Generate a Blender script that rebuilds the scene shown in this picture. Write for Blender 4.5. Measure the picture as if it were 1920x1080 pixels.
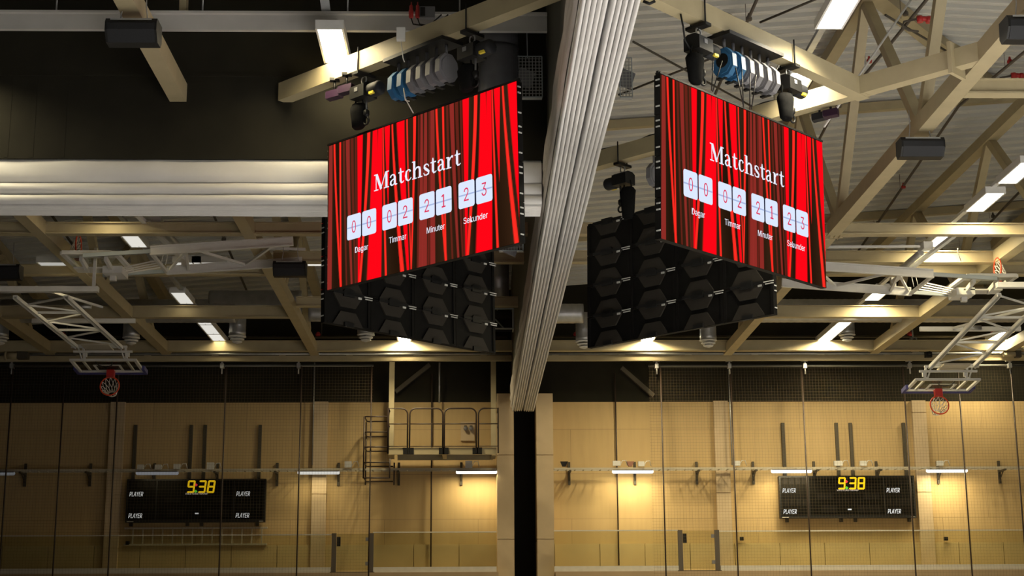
import bpy, bmesh, math, random
from mathutils import Vector as V, Matrix
random.seed(7)
for o in list(bpy.data.objects): bpy.data.objects.remove(o)
S = bpy.context.scene
COL = S.collection
PI = math.pi
# ------------------------------------------------------------------ camera (eye at the origin, floor 1.7 m below; all is raised by 1.7 m at the end)
F = 2900.0
vy_ = V((-73.0, -667.0, -F)).normalized()
hx_ = V((1.0, 0.0058, 0.0))
vx_ = (hx_ - vy_*hx_.dot(vy_)).normalized()
vz_ = vx_.cross(vy_)
R3 = Matrix((vx_, vy_, vz_))                       # rows: world axes seen by the camera
cam = bpy.data.objects.new('camera', bpy.data.cameras.new('camera')); COL.objects.link(cam)
cam.matrix_world = R3.to_4x4()
cam.data.sensor_width = 36.0; cam.data.lens = F/1920*36; cam.data.clip_end = 300
S.camera = cam
S.view_settings.view_transform = 'Standard'; S.view_settings.look = 'None'
S.view_settings.exposure = 0.0; S.view_settings.gamma = 1.0
S.cycles.use_denoising = True
S.cycles.max_bounces = 6; S.cycles.diffuse_bounces = 4; S.cycles.transparent_max_bounces = 12
S.cycles.sample_clamp_indirect = 4.0
wd = bpy.data.worlds.new('World'); S.world = wd; wd.use_nodes = True
WB = wd.node_tree.nodes['Background']; WB.inputs[0].default_value = (1.0, .9, .72, 1); WB.inputs[1].default_value = .012
# hall lamps that hang above and behind the viewer: rows of the same ceiling lamps, only their light reaches the view
def area(name, loc, sx, sy, power, col=(1, .97, .92), rot=(0, 0, 0), spread=180):
    l = bpy.data.lights.new(name, 'AREA'); l.shape = 'RECTANGLE'; l.size = sx; l.size_y = sy; l.energy = power; l.color = col; l.spread = math.radians(spread)
    o = bpy.data.objects.new(name, l); COL.objects.link(o); o.location = loc; o.rotation_euler = rot
    return o
for X_, pw in ((4.88, .85), (9.73, 1.05), (14.6, 1.4), (-1.96, .03)):
    for Y_ in (2.0, 9.0, 15.5):
        area('hall_lamp_light', (X_, Y_, 8.1), .5, 2.6, 980*pw, spread=115)
WALL = 45.0

# ------------------------------------------------------------------ helpers
def ray(x, y): return R3 @ V((x-960, 540-y, -F))
def PY(x, y, Y): d = ray(x, y); return d*(Y/d.y)
def PX(x, y, X): d = ray(x, y); return d*(X/d.x)
def PZ(x, y, Z): d = ray(x, y); return d*(Z/d.z)
def xw(px, Y, y=800): return PY(px, y, Y).x
def zw(y, Y, x=985): return PY(x, y, Y).z

ORG = {}
class MB:
    def __init__(s): s.v = []; s.f = []; s.sm = []; s.g = []
    def add(s, vs, fs, smooth=False):
        b = len(s.v); s.v += [V(p) for p in vs]; s.f += [tuple(i+b for i in f) for f in fs]; s.sm += [smooth]*len(fs); s.g.append(((b, len(s.v)), len(s.f)-len(fs), len(s.f))); return s
    def box(s, a, b):
        x0, x1 = sorted((a[0], b[0])); y0, y1 = sorted((a[1], b[1])); z0, z1 = sorted((a[2], b[2]))
        return s.add([(x0,y0,z0),(x1,y0,z0),(x1,y1,z0),(x0,y1,z0),(x0,y0,z1),(x1,y0,z1),(x1,y1,z1),(x0,y1,z1)],
                     [(3,2,1,0),(4,5,6,7),(0,1,5,4),(1,2,6,5),(2,3,7,6),(3,0,4,7)])
    def obox(s, c, ax, ay, az):                       # centre and three half-axis vectors
        c, ax, ay, az = V(c), V(ax), V(ay), V(az)
        if ax.cross(ay).dot(az) < 0: ay = -ay
        vs = [c+ax*i+ay*j+az*k for k in (-1, 1) for i, j in ((-1,-1),(1,-1),(1,1),(-1,1))]
        return s.add(vs, [(3,2,1,0),(4,5,6,7),(0,1,5,4),(1,2,6,5),(2,3,7,6),(3,0,4,7)])
    def bar(s, p, q, w, h, up=(0, 0, 1)):
        p, q = V(p), V(q); d = (q-p); L = d.length; d.normalize(); u = V(up)
        if abs(d.dot(u)) > .98: u = V((0, 1, 0))
        sd = d.cross(u).normalized(); u = sd.cross(d).normalized()
        return s.obox((p+q)/2, d*(L/2), sd*(w/2), u*(h/2))
    def tube(s, pts, r, n=8, closed=False, caps=True):
        pts = [V(p) for p in pts]; m = len(pts); vs = []; fs = []
        pu = None
        for i, p in enumerate(pts):
            if closed: d = pts[(i+1) % m]-pts[i-1]
            else: d = pts[min(i+1, m-1)]-pts[max(i-1, 0)]
            d.normalize()
            u = pu if pu is not None else (V((0,0,1)) if abs(d.z) < .9 else V((1,0,0)))
            sd = d.cross(u); 
            if sd.length < 1e-4: sd = d.cross(V((.3,.8,.5)))
            sd.normalize(); u = sd.cross(d).normalized(); pu = u
            rr = r[i] if isinstance(r, (list, tuple)) else r
            vs += [p+(sd*math.cos(2*PI*k/n)+u*math.sin(2*PI*k/n))*rr for k in range(n)]
        for i in range(m if closed else m-1):
            j = (i+1) % m
            fs += [(i*n+k, i*n+(k+1) % n, j*n+(k+1) % n, j*n+k) for k in range(n)]
        s.add(vs, fs, True)
        if caps and not closed:
            b = len(s.v)-len(vs)
            s.f += [tuple(b+k for k in reversed(range(n))), tuple(b+(m-1)*n+k for k in range(n))]; s.sm += [False, False]; s.g[-1] = (s.g[-1][0], s.g[-1][1], len(s.f))
        return s
    def prism(s, poly, ext):                          # closed polygon of 3D points, extruded by ext
        n = len(poly); e = V(ext); p = [V(q) for q in poly]
        nrm = sum(((p[i]-p[0]).cross(p[i+1]-p[0]) for i in range(1, n-1)), V((0,0,0)))
        if nrm.dot(e) > 0: p = p[::-1]
        return s.add(p+[q+e for q in p], [tuple(range(n)), tuple(range(2*n-1, n-1, -1))]+[(i, n+i, n+(i+1) % n, (i+1) % n) for i in range(n)])
    def quad(s, *p): return s.add(p, [tuple(range(len(p)))])
    def lathe(s, c, prof, n=20, axis=(0,0,1)):        # prof: (radius, height along axis)
        c = V(c); a = V(axis).normalized(); u = a.orthogonal().normalized(); w = a.cross(u); vs = []; fs = []
        for r, h in prof: vs += [c+a*h+(u*math.cos(2*PI*k/n)+w*math.sin(2*PI*k/n))*r for k in range(n)]
        for i in range(len(prof)-1): fs += [(i*n+k, i*n+(k+1) % n, (i+1)*n+(k+1) % n, (i+1)*n+k) for k in range(n)]
        b = len(s.v); s.add(vs, fs, True)
        s.f += [tuple(b+k for k in reversed(range(n))), tuple(b+(len(prof)-1)*n+k for k in range(n))]; s.sm += [False, False]
        return s
    def build(s, name, mat, parent=None, loc=None):
        if parent is not None: org = ORG[parent]
        elif loc is not None: org = V(loc)
        else:
            lo = [min(p[i] for p in s.v) for i in range(3)]; hi = [max(p[i] for p in s.v) for i in range(3)]
            org = V(((lo[0]+hi[0])/2, (lo[1]+hi[1])/2, lo[2]))
        me = bpy.data.meshes.new(name); me.from_pydata([p-org for p in s.v], [], s.f)
        me.polygons.foreach_set('use_smooth', s.sm); me.update()
        me.materials.append(mat)
        o = bpy.data.objects.new(name, me); COL.objects.link(o)
        if parent is not None: o.parent = parent
        else: o.location = org
        ORG[o] = org
        return o
def split(mb, name, mat_, parent):                   # every added shape becomes a mesh of its own
    out = []; i0 = 0
    for n, f0, f1 in mb.g:
        k = MB(); k.v = mb.v[n[0]:n[1]]; k.f = [tuple(i-n[0] for i in f) for f in mb.f[f0:f1]]; k.sm = mb.sm[f0:f1]; out.append(k.build(name, mat_, parent))
    return out
def tag(o, label=None, cat=None, group=None, kind=None):
    if label: o['label'] = label
    if cat: o['category'] = cat
    if group: o['group'] = group
    if kind: o['kind'] = kind
    return o
def thing(name, loc, label, cat, group=None):
    o = bpy.data.objects.new(name, None); o.empty_display_size = .2; COL.objects.link(o); o.location = loc; ORG[o] = V(loc)
    return tag(o, label, cat, group)

def mat(name, col, rough=.6, metal=0.0, emit=None, strength=0.0, noise=0.0, nscale=8.0, spec=.4):
    m = bpy.data.materials.new(name); m.use_nodes = True; nt = m.node_tree; b = nt.nodes['Principled BSDF']
    b.inputs['Base Color'].default_value = (*col, 1); b.inputs['Roughness'].default_value = rough; b.inputs['Metallic'].default_value = metal
    b.inputs['Specular IOR Level'].default_value = spec
    if noise:
        tc = nt.nodes.new('ShaderNodeTexCoord'); n = nt.nodes.new('ShaderNodeTexNoise'); n.inputs['Scale'].default_value = nscale; n.inputs['Detail'].default_value = 4
        r = nt.nodes.new('ShaderNodeValToRGB'); nt.links.new(tc.outputs['Object'], n.inputs['Vector']); nt.links.new(n.outputs['Fac'], r.inputs['Fac'])
        r.color_ramp.elements[0].position = .3; r.color_ramp.elements[1].position = .7
        r.color_ramp.elements[0].color = (*[c*(1-noise) for c in col], 1); r.color_ramp.elements[1].color = (*[min(1, c*(1+noise)) for c in col], 1)
        nt.links.new(r.outputs['Color'], b.inputs['Base Color'])
    if emit:
        b.inputs['Emission Color'].default_value = (*emit, 1); b.inputs['Emission Strength'].default_value = strength
    return m
TAN = mat('beige_painted_steel', (.40, .34, .21), .55, noise=.06, nscale=3)
WHITE = mat('white_painted_steel', (.62, .62, .60), .45, noise=.03)
GALV = mat('galvanised_steel', (.42, .43, .44), .42, .7, noise=.12, nscale=5)
GREYRAIL = mat('grey_painted_rail', (.46, .45, .43), .5, noise=.12, nscale=1.2)
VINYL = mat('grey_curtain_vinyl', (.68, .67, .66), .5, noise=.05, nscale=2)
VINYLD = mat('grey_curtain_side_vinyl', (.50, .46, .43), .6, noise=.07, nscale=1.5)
BLACKWALL = mat('black_wall_cladding', (.017, .0155, .010), .85, noise=.15, nscale=2, spec=.2)
BULK = mat('bulkhead_board', (.085, .08, .06), .6, noise=.12, nscale=1.5)
SLOT = mat('black_recess', (.012, .012, .011), .9, spec=.1)
BLACK = mat('black_plastic', (.009, .009, .009), .5, spec=.3)
CHARC = mat('charcoal_grille', (.013, .014, .017), .7, noise=.1, nscale=60)
BLACKFAB = mat('black_bag_fabric', (.005, .005, .005), .95, noise=.3, nscale=25, spec=.15)
DARKSTEEL = mat('dark_painted_steel', (.035, .022, .016), .45)
STRUT = mat('unlit_grey_strut', (.065, .056, .040), .6)
BLUE = mat('blue_plastic', (.03, .13, .28), .5)
GREYPL = mat('light_grey_plastic', (.17, .17, .185), .45)
RED = mat('red_plastic', (.45, .03, .03), .4)
ORANGE = mat('orange_rim_paint', (.75, .07, .02), .4)
NETC = mat('white_cord', (.75, .73, .68), .8)
PURPLE = mat('purple_plastic', (.022, .006, .026), .5)
YELLOW = mat('yellow_sticker', (.75, .6, .05), .5)
NAVY = mat('navy_padding', (.05, .05, .20), .6)
PIPE = mat('dark_sprinkler_pipe', (.10, .085, .07), .5)
LADDERM = mat('beige_grey_rail', (.46, .42, .33), .5)
BLUESTEEL = mat('grey_blue_frame', (.30, .34, .36), .4)
GATEM = mat('brown_grey_gate_post', (.10, .085, .07), .5)

def wall_mat():
    m = mat('perforated_beige_wall_panel', (.5, .37, .2), .7, spec=.25); nt = m.node_tree; b = nt.nodes['Principled BSDF']; L = nt.links
    tc = nt.nodes.new('ShaderNodeTexCoord')
    mp = nt.nodes.new('ShaderNodeMapping'); mp.inputs['Rotation'].default_value = (PI/2, 0, 0); L.new(tc.outputs['Object'], mp.inputs['Vector'])
    br = nt.nodes.new('ShaderNodeTexBrick'); L.new(mp.outputs['Vector'], br.inputs['Vector'])
    br.inputs['Scale'].default_value = 1.0; br.inputs['Brick Width'].default_value = 2.7; br.inputs['Row Height'].default_value = 1.3; br.inputs['Mortar Size'].default_value = .006
    br.inputs['Color1'].default_value = (.60, .435, .215, 1); br.inputs['Color2'].default_value = (.56, .41, .20, 1); br.inputs['Mortar'].default_value = (.37, .27, .14, 1)
    n = nt.nodes.new('ShaderNodeTexNoise'); n.inputs['Scale'].default_value = 1.0; n.inputs['Detail'].default_value = 6
    mp2 = nt.nodes.new('ShaderNodeMapping'); mp2.inputs['Scale'].default_value = (9, 9, .8); L.new(tc.outputs['Object'], mp2.inputs['Vector']); L.new(mp2.outputs['Vector'], n.inputs['Vector'])
    mx = nt.nodes.new('ShaderNodeMix'); mx.data_type = 'RGBA'; mx.blend_type = 'MULTIPLY'; mx.inputs['Factor'].default_value = .2
    L.new(br.outputs['Color'], mx.inputs['A']); L.new(n.outputs['Fac'], mx.inputs['B']); L.new(mx.outputs['Result'], b.inputs['Base Color'])
    return m
WALLM = wall_mat()
PILM = mat('pale_pilaster_board', (.52, .41, .27), .7, noise=.05, nscale=3, spec=.25)
LOWM = mat('pale_lower_wall_board', (.52, .41, .22), .6, noise=.05, nscale=2, spec=.3)
FASC = mat('beige_balcony_front', (.42, .31, .19), .7, noise=.06, nscale=2)
FLOORM = mat('sports_floor', (.40, .39, .375), .4, noise=.08, nscale=1)
DECKM = mat('grey_white_roof_deck', (.62, .62, .58), .55, noise=.05, nscale=.7)
ALU = mat('pale_grey_channel', (.62, .60, .54), .45, noise=.05)

def glass_mat(name, tint, fac):
    m = bpy.data.materials.new(name); m.use_nodes = True; nt = m.node_tree; nt.nodes.clear(); L = nt.links
    o = nt.nodes.new('ShaderNodeOutputMaterial'); t = nt.nodes.new('ShaderNodeBsdfTransparent'); g = nt.nodes.new('ShaderNodeBsdfGlossy'); x = nt.nodes.new('ShaderNodeMixShader')
    t.inputs[0].default_value = (*tint, 1); g.inputs['Roughness'].default_value = .05; x.inputs[0].default_value = fac
    L.new(t.outputs[0], x.inputs[1]); L.new(g.outputs[0], x.inputs[2]); L.new(x.outputs[0], o.inputs[0]); return m
GLASS = glass_mat('clear_balustrade_glass', (.90, .91, .84), .04)
ACRYL = glass_mat('clear_backboard_acrylic', (.85, .85, .80), .10)
def mesh_alpha(name, col, pitch, thick, axes):
    m = bpy.data.materials.new(name); m.use_nodes = True; nt = m.node_tree; L = nt.links
    b = nt.nodes['Principled BSDF']; b.inputs['Base Color'].default_value = (*col, 1); b.inputs['Roughness'].default_value = .8
    o = nt.nodes['Material Output']; t = nt.nodes.new('ShaderNodeBsdfTransparent'); x = nt.nodes.new('ShaderNodeMixShader')
    tc = nt.nodes.new('ShaderNodeTexCoord'); sp = nt.nodes.new('ShaderNodeSeparateXYZ'); L.new(tc.outputs['Object'], sp.inputs[0])
    ks = []
    for a in axes:
        d = nt.nodes.new('ShaderNodeMath'); d.operation = 'DIVIDE'; d.inputs[1].default_value = pitch; L.new(sp.outputs[a], d.inputs[0])
        fr = nt.nodes.new('ShaderNodeMath'); fr.operation = 'FRACT'; L.new(d.outputs[0], fr.inputs[0])
        lt = nt.nodes.new('ShaderNodeMath'); lt.operation = 'LESS_THAN'; lt.inputs[1].default_value = thick/pitch; L.new(fr.outputs[0], lt.inputs[0]); ks.append(lt)
    mxm = nt.nodes.new('ShaderNodeMath'); mxm.operation = 'MAXIMUM'; L.new(ks[0].outputs[0], mxm.inputs[0]); L.new(ks[1].outputs[0], mxm.inputs[1])
    L.new(mxm.outputs[0], x.inputs[0]); L.new(t.outputs[0], x.inputs[1]); L.new(b.outputs[0], x.inputs[2]); L.new(x.outputs[0], o.inputs[0]); return m
NETM = mesh_alpha('brown_safety_net', (.12, .09, .05), .085, .0032, (0, 2))
CAGEM = mesh_alpha('wire_guard_mesh', (.35, .35, .33), .05, .008, (0, 2))
def emit_mat(name, col, s):
    m = bpy.data.materials.new(name); m.use_nodes = True; nt = m.node_tree; nt.nodes.clear()
    o = nt.nodes.new('ShaderNodeOutputMaterial'); e = nt.nodes.new('ShaderNodeEmission'); e.inputs[0].default_value = (*col, 1); e.inputs[1].default_value = s
    nt.links.new(e.outputs[0], o.inputs[0]); return m

import os
try: SANS = bpy.data.fonts.load(os.path.join(bpy.utils.system_resource('DATAFILES'), 'fonts', 'Inter.woff2'))   # the typeface Blender itself ships
except Exception: SANS = None
def text_polys(txt, shear=0.0, bold=0.0, font=None):
    cu = bpy.data.curves.new('t', 'FONT'); cu.body = txt; cu.shear = shear; cu.offset = 0 if SANS else bold; cu.size = 1.0; cu.resolution_u = 3
    if SANS: cu.font = SANS
    to = bpy.data.objects.new('t', cu); COL.objects.link(to)
    dg = bpy.context.evaluated_depsgraph_get(); me = bpy.data.meshes.new_from_object(to.evaluated_get(dg))
    vs = [(v.co.x, v.co.y) for v in me.vertices]; fs = [tuple(p.vertices) for p in me.polygons]
    bpy.data.objects.remove(to); bpy.data.curves.remove(cu); bpy.data.meshes.remove(me)
    return vs, fs
def put_text(mb, txt, o, ux, uy, width, height, **k):  # fits the text in width x height with its lower-left corner at o
    vs, fs = text_polys(txt, **k); x0 = min(v[0] for v in vs); x1 = max(v[0] for v in vs); y0 = min(v[1] for v in vs); y1 = max(v[1] for v in vs)
    o, ux, uy = V(o), V(ux), V(uy)
    mb.add([o+ux*((x-x0)/(x1-x0)*width)+uy*((y-y0)/(y1-y0)*height) for x, y in vs], fs)
    if SANS and k.get('bold', 0) > 0:                   # a second, slightly shifted copy thickens the strokes
        for sg in (-1, 1): mb.add([o+ux*((x-x0)/(x1-x0)*width+sg*k['bold']*height*.9)+uy*((y-y0)/(y1-y0)*height) for x, y in vs], fs)
    return mb

# ------------------------------------------------------------------ the hall itself
MIDX = 1.42                                            # the curtain that splits the hall runs along this line
zb_top = zw(754, WALL)                                 # top of the beige panelling
m = MB(); m.box((-16, -8, -1.9), (19, 23, -1.7)); m.box((1.4, 23, -1.9), (19, WALL+.4, -1.7)); tag(m.build('floor', FLOORM), 'grey sports floor', kind='structure')
tag(MB().box((-16, 23, -1.9), (1.4, WALL+.4, -1.7)).build('floor_left_bounce_cut', mat('floor_darkened_to_cut_bounce', (.07, .065, .06), .6, noise=.1, nscale=1)), 'unseen floor in the far part of the left hall, darkened to cut bounce light', kind='structure')  # out of view; dark colour added so less light bounces into the left hall
SX0, SX1 = xw(964, WALL, 900), xw(1006, WALL, 900)
w = MB(); w.box((-16, WALL, -1.7), (SX0, WALL+.3, zb_top)); w.box((SX1, WALL, -1.7), (19, WALL+.3, zb_top)); tag(w.build('wall_back', WALLM), 'beige perforated panelling on the far wall', kind='structure')
tag(MB().box((-16, WALL+.06, zb_top), (19, WALL+.36, 13.2)).build('wall_back_upper', BLACKWALL), 'black cladding above the beige panelling', kind='structure')
tag(MB().box((SX0, WALL+.5, -1.7), (SX1, WALL+.6, zb_top)).build('trim_1', SLOT), 'black recess for the parked curtain between two pale pilasters', kind='structure')
tag(MB().box((-16.2, -8, -1.7), (-16, WALL+.3, 13)).build('wall_left', BLACKWALL), 'dark side wall outside the view on the left', kind='structure')
# pilasters (joints are grooves between stacked boards)
def pilaster(n, px0, px1, Yf, ztop, joints, lab):
    m = MB(); x0, x1 = xw(px0, Yf, 900), xw(px1, Yf, 900); zs = [-1.7]+[zw(j, Yf) for j in joints][::-1]+[ztop]
    for a, b in zip(zs, zs[1:]): m.box((x0, Yf, a+.012), (x1, WALL+.02 if Yf > 44.7 else WALL+.5, b-.012))
    m.box((x0+.01, Yf+.02, -1.7), (x1-.01, WALL, ztop-.02))
    tag(m.build('trim_%d' % n, PILM), lab, kind='structure')
pilaster(2, 932, 963.5, 44.35, zw(737, 44.35), [853, 1011], 'tall pale pilaster left of the black recess')
pilaster(3, 1006.5, 1038, 44.35, zw(737, 44.35), [853, 1011], 'tall pale pilaster right of the black recess')
for n, (a, b, l) in enumerate([(585, 612, 'left of the work platform'), (200, 227, 'behind the hoop in the left hall'), (1343, 1370, 'left of the right scoreboard'), (1719, 1745, 'right of the right scoreboard')]):
    pilaster(4+n, a, b, 44.86, zb_top+.02, [775, 925], 'flat pale pilaster '+l)
# lower wall boards
zl = zw(1020, 44.93)
for n_, a, b, sd_ in ((8, -16, SX0-.5, 'left'), (10, SX1+.5, 19, 'right')):
    x = a; m = MB()
    while x < b: m.box((x+.008, 44.93, 1.0), (min(x+1.3, b)-.008, WALL, zl)); x += 1.3
    tag(m.build('trim_%d' % n_, LOWM), 'smooth pale boards at the foot of the far wall, %s half' % sd_, kind='structure')
# balcony slab in front of the wall
zbal = zw(1072, 43.95)
m = MB(); m.box((-16, 43.95, -1.7), (SX0-.48, WALL, zbal)); m.box((SX1+.48, 43.95, -1.7), (19, WALL, zbal)); tag(m.build('trim_9', FASC), 'beige balcony front under the glass balustrade', kind='structure')

# roof deck: trapezoidal sheet with ribs across the hall, rising to the right, falling to the far wall, folded along one hip
def roofz(x, y):
    a = 11.95+.075*(x-7.28)-max(0, y-33)*.098
    if x > 7.0:
        b = 9.64-.05*x+.0926*y+.18
        a = min(a, b) if x > 7.3 else a
    return a
prof = [(0, 0), (.05, 0), (.06, .022), (.085, .022), (.095, 0), (.19, 0), (.20, .2), (.27, .2), (.28, .18), (.31, .18), (.32, .2), (.40, .2), (.41, 0)]
ys = []; y = 17.0
while y < WALL+.05:
    for dy, dz in prof[:-1]: ys.append((y+dy, dz))
    y += .41
xs = [-16+.8*i for i in range(45)]
m = MB(); m.add([(x, yy, roofz(x, yy)+dz) for yy, dz in ys for x in xs], [(i*45+j, (i+1)*45+j, (i+1)*45+j+1, i*45+j+1) for i in range(len(ys)-1) for j in range(44)])
m.box((-16, -8, 12.4), (19, 17, 12.5))
tag(m.build('ceiling', DECKM), 'ribbed grey roof deck', kind='structure')
# black bulkhead across the left hall, and the bulkhead over the long curtain
m = MB(); m.box((-16, 22.25, 7.1), (1.12, 22.42, 8.42)); m.box((-16, 22.23, 8.43), (1.12, 22.42, 12.4)); m.box((-16, 22.22, 8.405), (1.12, 22.26, 8.45))
for px in (15, 62, 120, 572): x = xw(px, 22.24, 230); m.box((x-.03, 22.246, 7.12), (x+.03, 22.26, 8.40))
tag(m.build('wall_left_divider', BLACKWALL), 'black bulkhead across the left hall above the folded curtain', kind='structure')
tag(MB().box((1.12, 8, 7.1), (1.70, WALL, 12.2)).build('wall_centre', BULK), 'dark bulkhead above the long folded curtain', kind='structure')

# ------------------------------------------------------------------ folded divider curtains
def wob(t, k): return .004*math.sin(t*.9+k*.7)+.002*math.sin(t*2.3+k)
def pleats(axis, a0, a1, c0, c1, zb, zt, n, root):
    w = (c1-c0-.03)/n
    for k in range(n):
        c = c0+w*(k+.5)+(.03 if k >= n//2 else 0); m = MB(); st = 60; prof = [(-.45, zt)]+[(-.45*math.cos(t*PI/10), zb+.045-.045*math.sin(t*PI/10)) for t in range(11)]+[(.45, zt)]; np_ = len(prof); vs = []
        for i in range(st+1):
            t = a0+(a1-a0)*i/st
            for pc, pz in prof:
                q = c+pc*w+wob(t, k)*.6; z = pz+(wob(t*.8, k)*1.5-.02*abs(k-n/2+.5)/n if pz < zb+.1 else 0)
                vs.append((q, t, z) if axis == 'y' else (t, q, z))
        fs = [(i*np_+j, i*np_+j+1, (i+1)*np_+j+1, (i+1)*np_+j) for i in range(st) for j in range(np_-1)]
        fs += [tuple(range(np_)), tuple(range(st*np_, st*np_+np_))]
        m.add(vs, fs, True); o = m.build('pleat', VINYL, root)
def side_bands(axis, a0, a1, c, d, zs, bulge, root):    # hanging outer sheet made of battened bands
    for z1, z0 in zip(zs, zs[1:]):
        m = MB(); st = 40; n = 7; vs = []
        for i in range(st+1):
            t = a0+(a1-a0)*i/st
            for j in range(n):
                s = j/(n-1); z = z1-.008+(z0-z1+.016)*s; b = d*bulge*(math.sin(PI*s)**.55)*(1+.25*math.sin(t*2.1+z*9))+d*.006*math.sin(t*5+s*3)
                vs.append((c+b, t, z+.006) if axis == 'y' else (t, c+b, z+.006))
        m.add(vs, [(i*n+j, i*n+j+1, (i+1)*n+j+1, (i+1)*n+j) for i in range(st) for j in range(n-1)], True)
        q = (c-d*.03, a0, z0-.012), (c-d*.01, a1, z0+.02)
        if axis == 'x': q = (a0, c-d*.03, z0-.012), (a1, c-d*.01, z0+.02)
        m.box(*q)
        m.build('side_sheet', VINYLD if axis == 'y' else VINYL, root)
r = thing('divider_curtain', (1.41, 26, 6.4), 'long grey pleated divider curtain folded up along the hall centre, running to the far wall', 'curtain')
pleats('y', 9.5, 43.4, 1.10, 1.72, 6.4, 7.1, 10, r)
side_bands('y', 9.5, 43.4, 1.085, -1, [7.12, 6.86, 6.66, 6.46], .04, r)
r = thing('divider_curtain', (-7, 22.6, 6.4), 'grey divider curtain folded up under the black bulkhead across the left hall', 'curtain')
pleats('x', -15.5, 1.03, 22.33, 22.93, 6.4, 7.1, 10, r)
side_bands('x', -15.5, 1.03, 22.31, -1, [7.12, 6.74, 6.56, 6.40], .055, r)

# ------------------------------------------------------------------ roof steel
def truss(X, y0, y1, label, zb=8.0, ztop=11.5, splice=None, slope=0.0):
    r = thing('roof_truss', (X, (y0+y1)/2, zb), label, 'roof truss', 'steel roof trusses along the hall')
    tz = lambda y: min(ztop, roofz(X, y)-.42)
    c = MB(); c.bar((X, y0, zb+.14), (X, splice or y1, zb+.14), .25, .28)
    if splice: c.bar((X-.03, splice+.05, zb+.10), (X-.03, y1, zb+.10), .24, .26)
    c.build('lower_chord', TAN, r)
    m = MB(); yy = y0
    while yy < y1: m.bar((X, yy, tz(yy)+.12), (X, min(yy+2, y1), tz(min(yy+2, y1))+.12), .24, .24); yy += 2
    m.build('upper_chord', TAN, r)
    if splice:
        m = MB(); m.box((X-.24, splice-.02, zb-.02), (X+.22, splice+.03, zb+.42))
        for k in range(4): m.box((X-.17+k*.1, splice-.16, zb-.02), (X-.155+k*.1, splice+.16, zb+.30))
        m.build('splice_plate', TAN, r)
    n = 17.9
    while n < y1+.1:
        for d in (-2.9, 2.9):
            if y0 <= n+d <= y1 and n >= y0: MB().bar((X, n+.12*d/2.9, zb+.26), (X, n+d, tz(n+d)+.06), .17, .17, up=(1, 0, 0)).build('web_member', TAN, r)
        n += 5.8
    return r
truss(7.28, 11.0, 43.3, 'beige steel roof truss beside the right-hand video screen', splice=30.2)
truss(11.44, 18, 43.3, 'beige steel roof truss right of the long lamp row in the right hall', ztop=10.75)
truss(15.2, 24, 43.3, 'beige steel roof truss at the far right edge of the right hall', ztop=11.2)
truss(-4.45, 11.0, 22.24, 'beige steel roof beam carrying a black loudspeaker, ending in the black bulkhead')
truss(-4.45, 22.45, 43.3, 'beige steel roof truss beyond the folded curtain, left of the left video screen', splice=24.6)
truss(-8.65, 22.45, 43.3, 'beige steel roof truss in the left hall left of the lamp row', ztop=10.3)
truss(-11.9, 22.45, 43.3, 'beige steel roof truss at the far left edge of the left hall', ztop=10.2)
def cross(Y, x0, x1, label, zb=8.0, h=.24):
    zb += .012; m = MB(); m.box((x0, Y-.06, zb+.03), (x1, Y+.06, zb+h)); m.box((x0, Y-.11, zb), (x1, Y+.11, zb+.03)); m.box((x0, Y-.11, zb+h-.02), (x1, Y+.11, zb+h))
    tag(m.build('cross_beam', TAN), label, 'beam', 'beige cross beams between the trusses')
LW, RW = (-15.5, 1.10), (1.74, 18.5)
cross(21.9, 7.42, 18.5, 'short beige cross beam behind the nearest loudspeaker on the right')
cross(30.1, *RW, 'beige cross beam lit yellow just above the raised hoop in the right hall')
cross(30.1, *LW, 'beige cross beam just under the folded curtain in the left hall')
cross(32.45, *RW, 'beige cross beam level with the raised orange rim in the right hall', h=.26)
cross(33.6, 7.3, 18.5, 'beige cross beam right behind the raised backboard in the right hall')
cross(33.6, -15.5, -4.45, 'beige cross beam behind the raised backboard in the left hall')
cross(32.45, -4.3, 1.10, 'short beige cross beam seen between left screen and curtain, crossing the grey duct')
cross(36.9, -4.3, 1.10, 'short beige cross beam just above the clear box by the curtain')
cross(38.2, 7.3, 18.5, 'beige cross beam in front of the silver duct in the right hall', h=.3)
cross(38.2, -15.5, -4.45, 'beige cross beam in front of the silver duct in the left hall', h=.3)
cross(42.8, *RW, 'beige cross beam nearest the far wall in the right hall', h=.3)
cross(42.8, *LW, 'beige cross beam nearest the far wall in the left hall', h=.3)
for xa, xb, s in ((*LW, 'left'), (*RW, 'right')):
    r = thing('rail_beam', ((xa+xb)/2, 43.3, 7.7), 'pale double rail hung below the last cross beam in the %s hall' % s, 'beam')
    m = MB(); z0, z1 = zw(677, 43.3), zw(667, 43.3); m.box((xa, 43.24, z0), (xb, 43.36, z1)); m.build('rail', TAN, r)
    m = MB(); m.tube([(xa, 43.2, z1+.04), (xb, 43.2, z1+.04)], .035, 8); m.build('pipe', GALV, r)
    x = xa+.6
    while x < xb: MB().box((x-.09, 43.24, z1), (x+.09, 43.36, 8.0)).build('spacer', TAN, r); x += 1.9
for Y, za, s in ((33.4, 11.55, 'nearer'), (40.6, 10.85, 'farther')):
    m = MB(); m.bar((1.75, Y, roofz(1.75, Y)-.12), (18, Y, roofz(1.75, Y)-.12+.075*16.25), .16, .2); tag(m.build('purlin', TAN), 'thin beige purlin under the right roof deck, the %s of the two' % s, 'beam')
m = MB(); m.bar((7.5, 26.75, roofz(7.2, 26.6)-.16), (11.9, 32.7, 12.0), .34, .2)
tag(m.build('hip_beam', TAN), 'beige sloping hip beam under the roof at upper right', 'beam')
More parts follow.
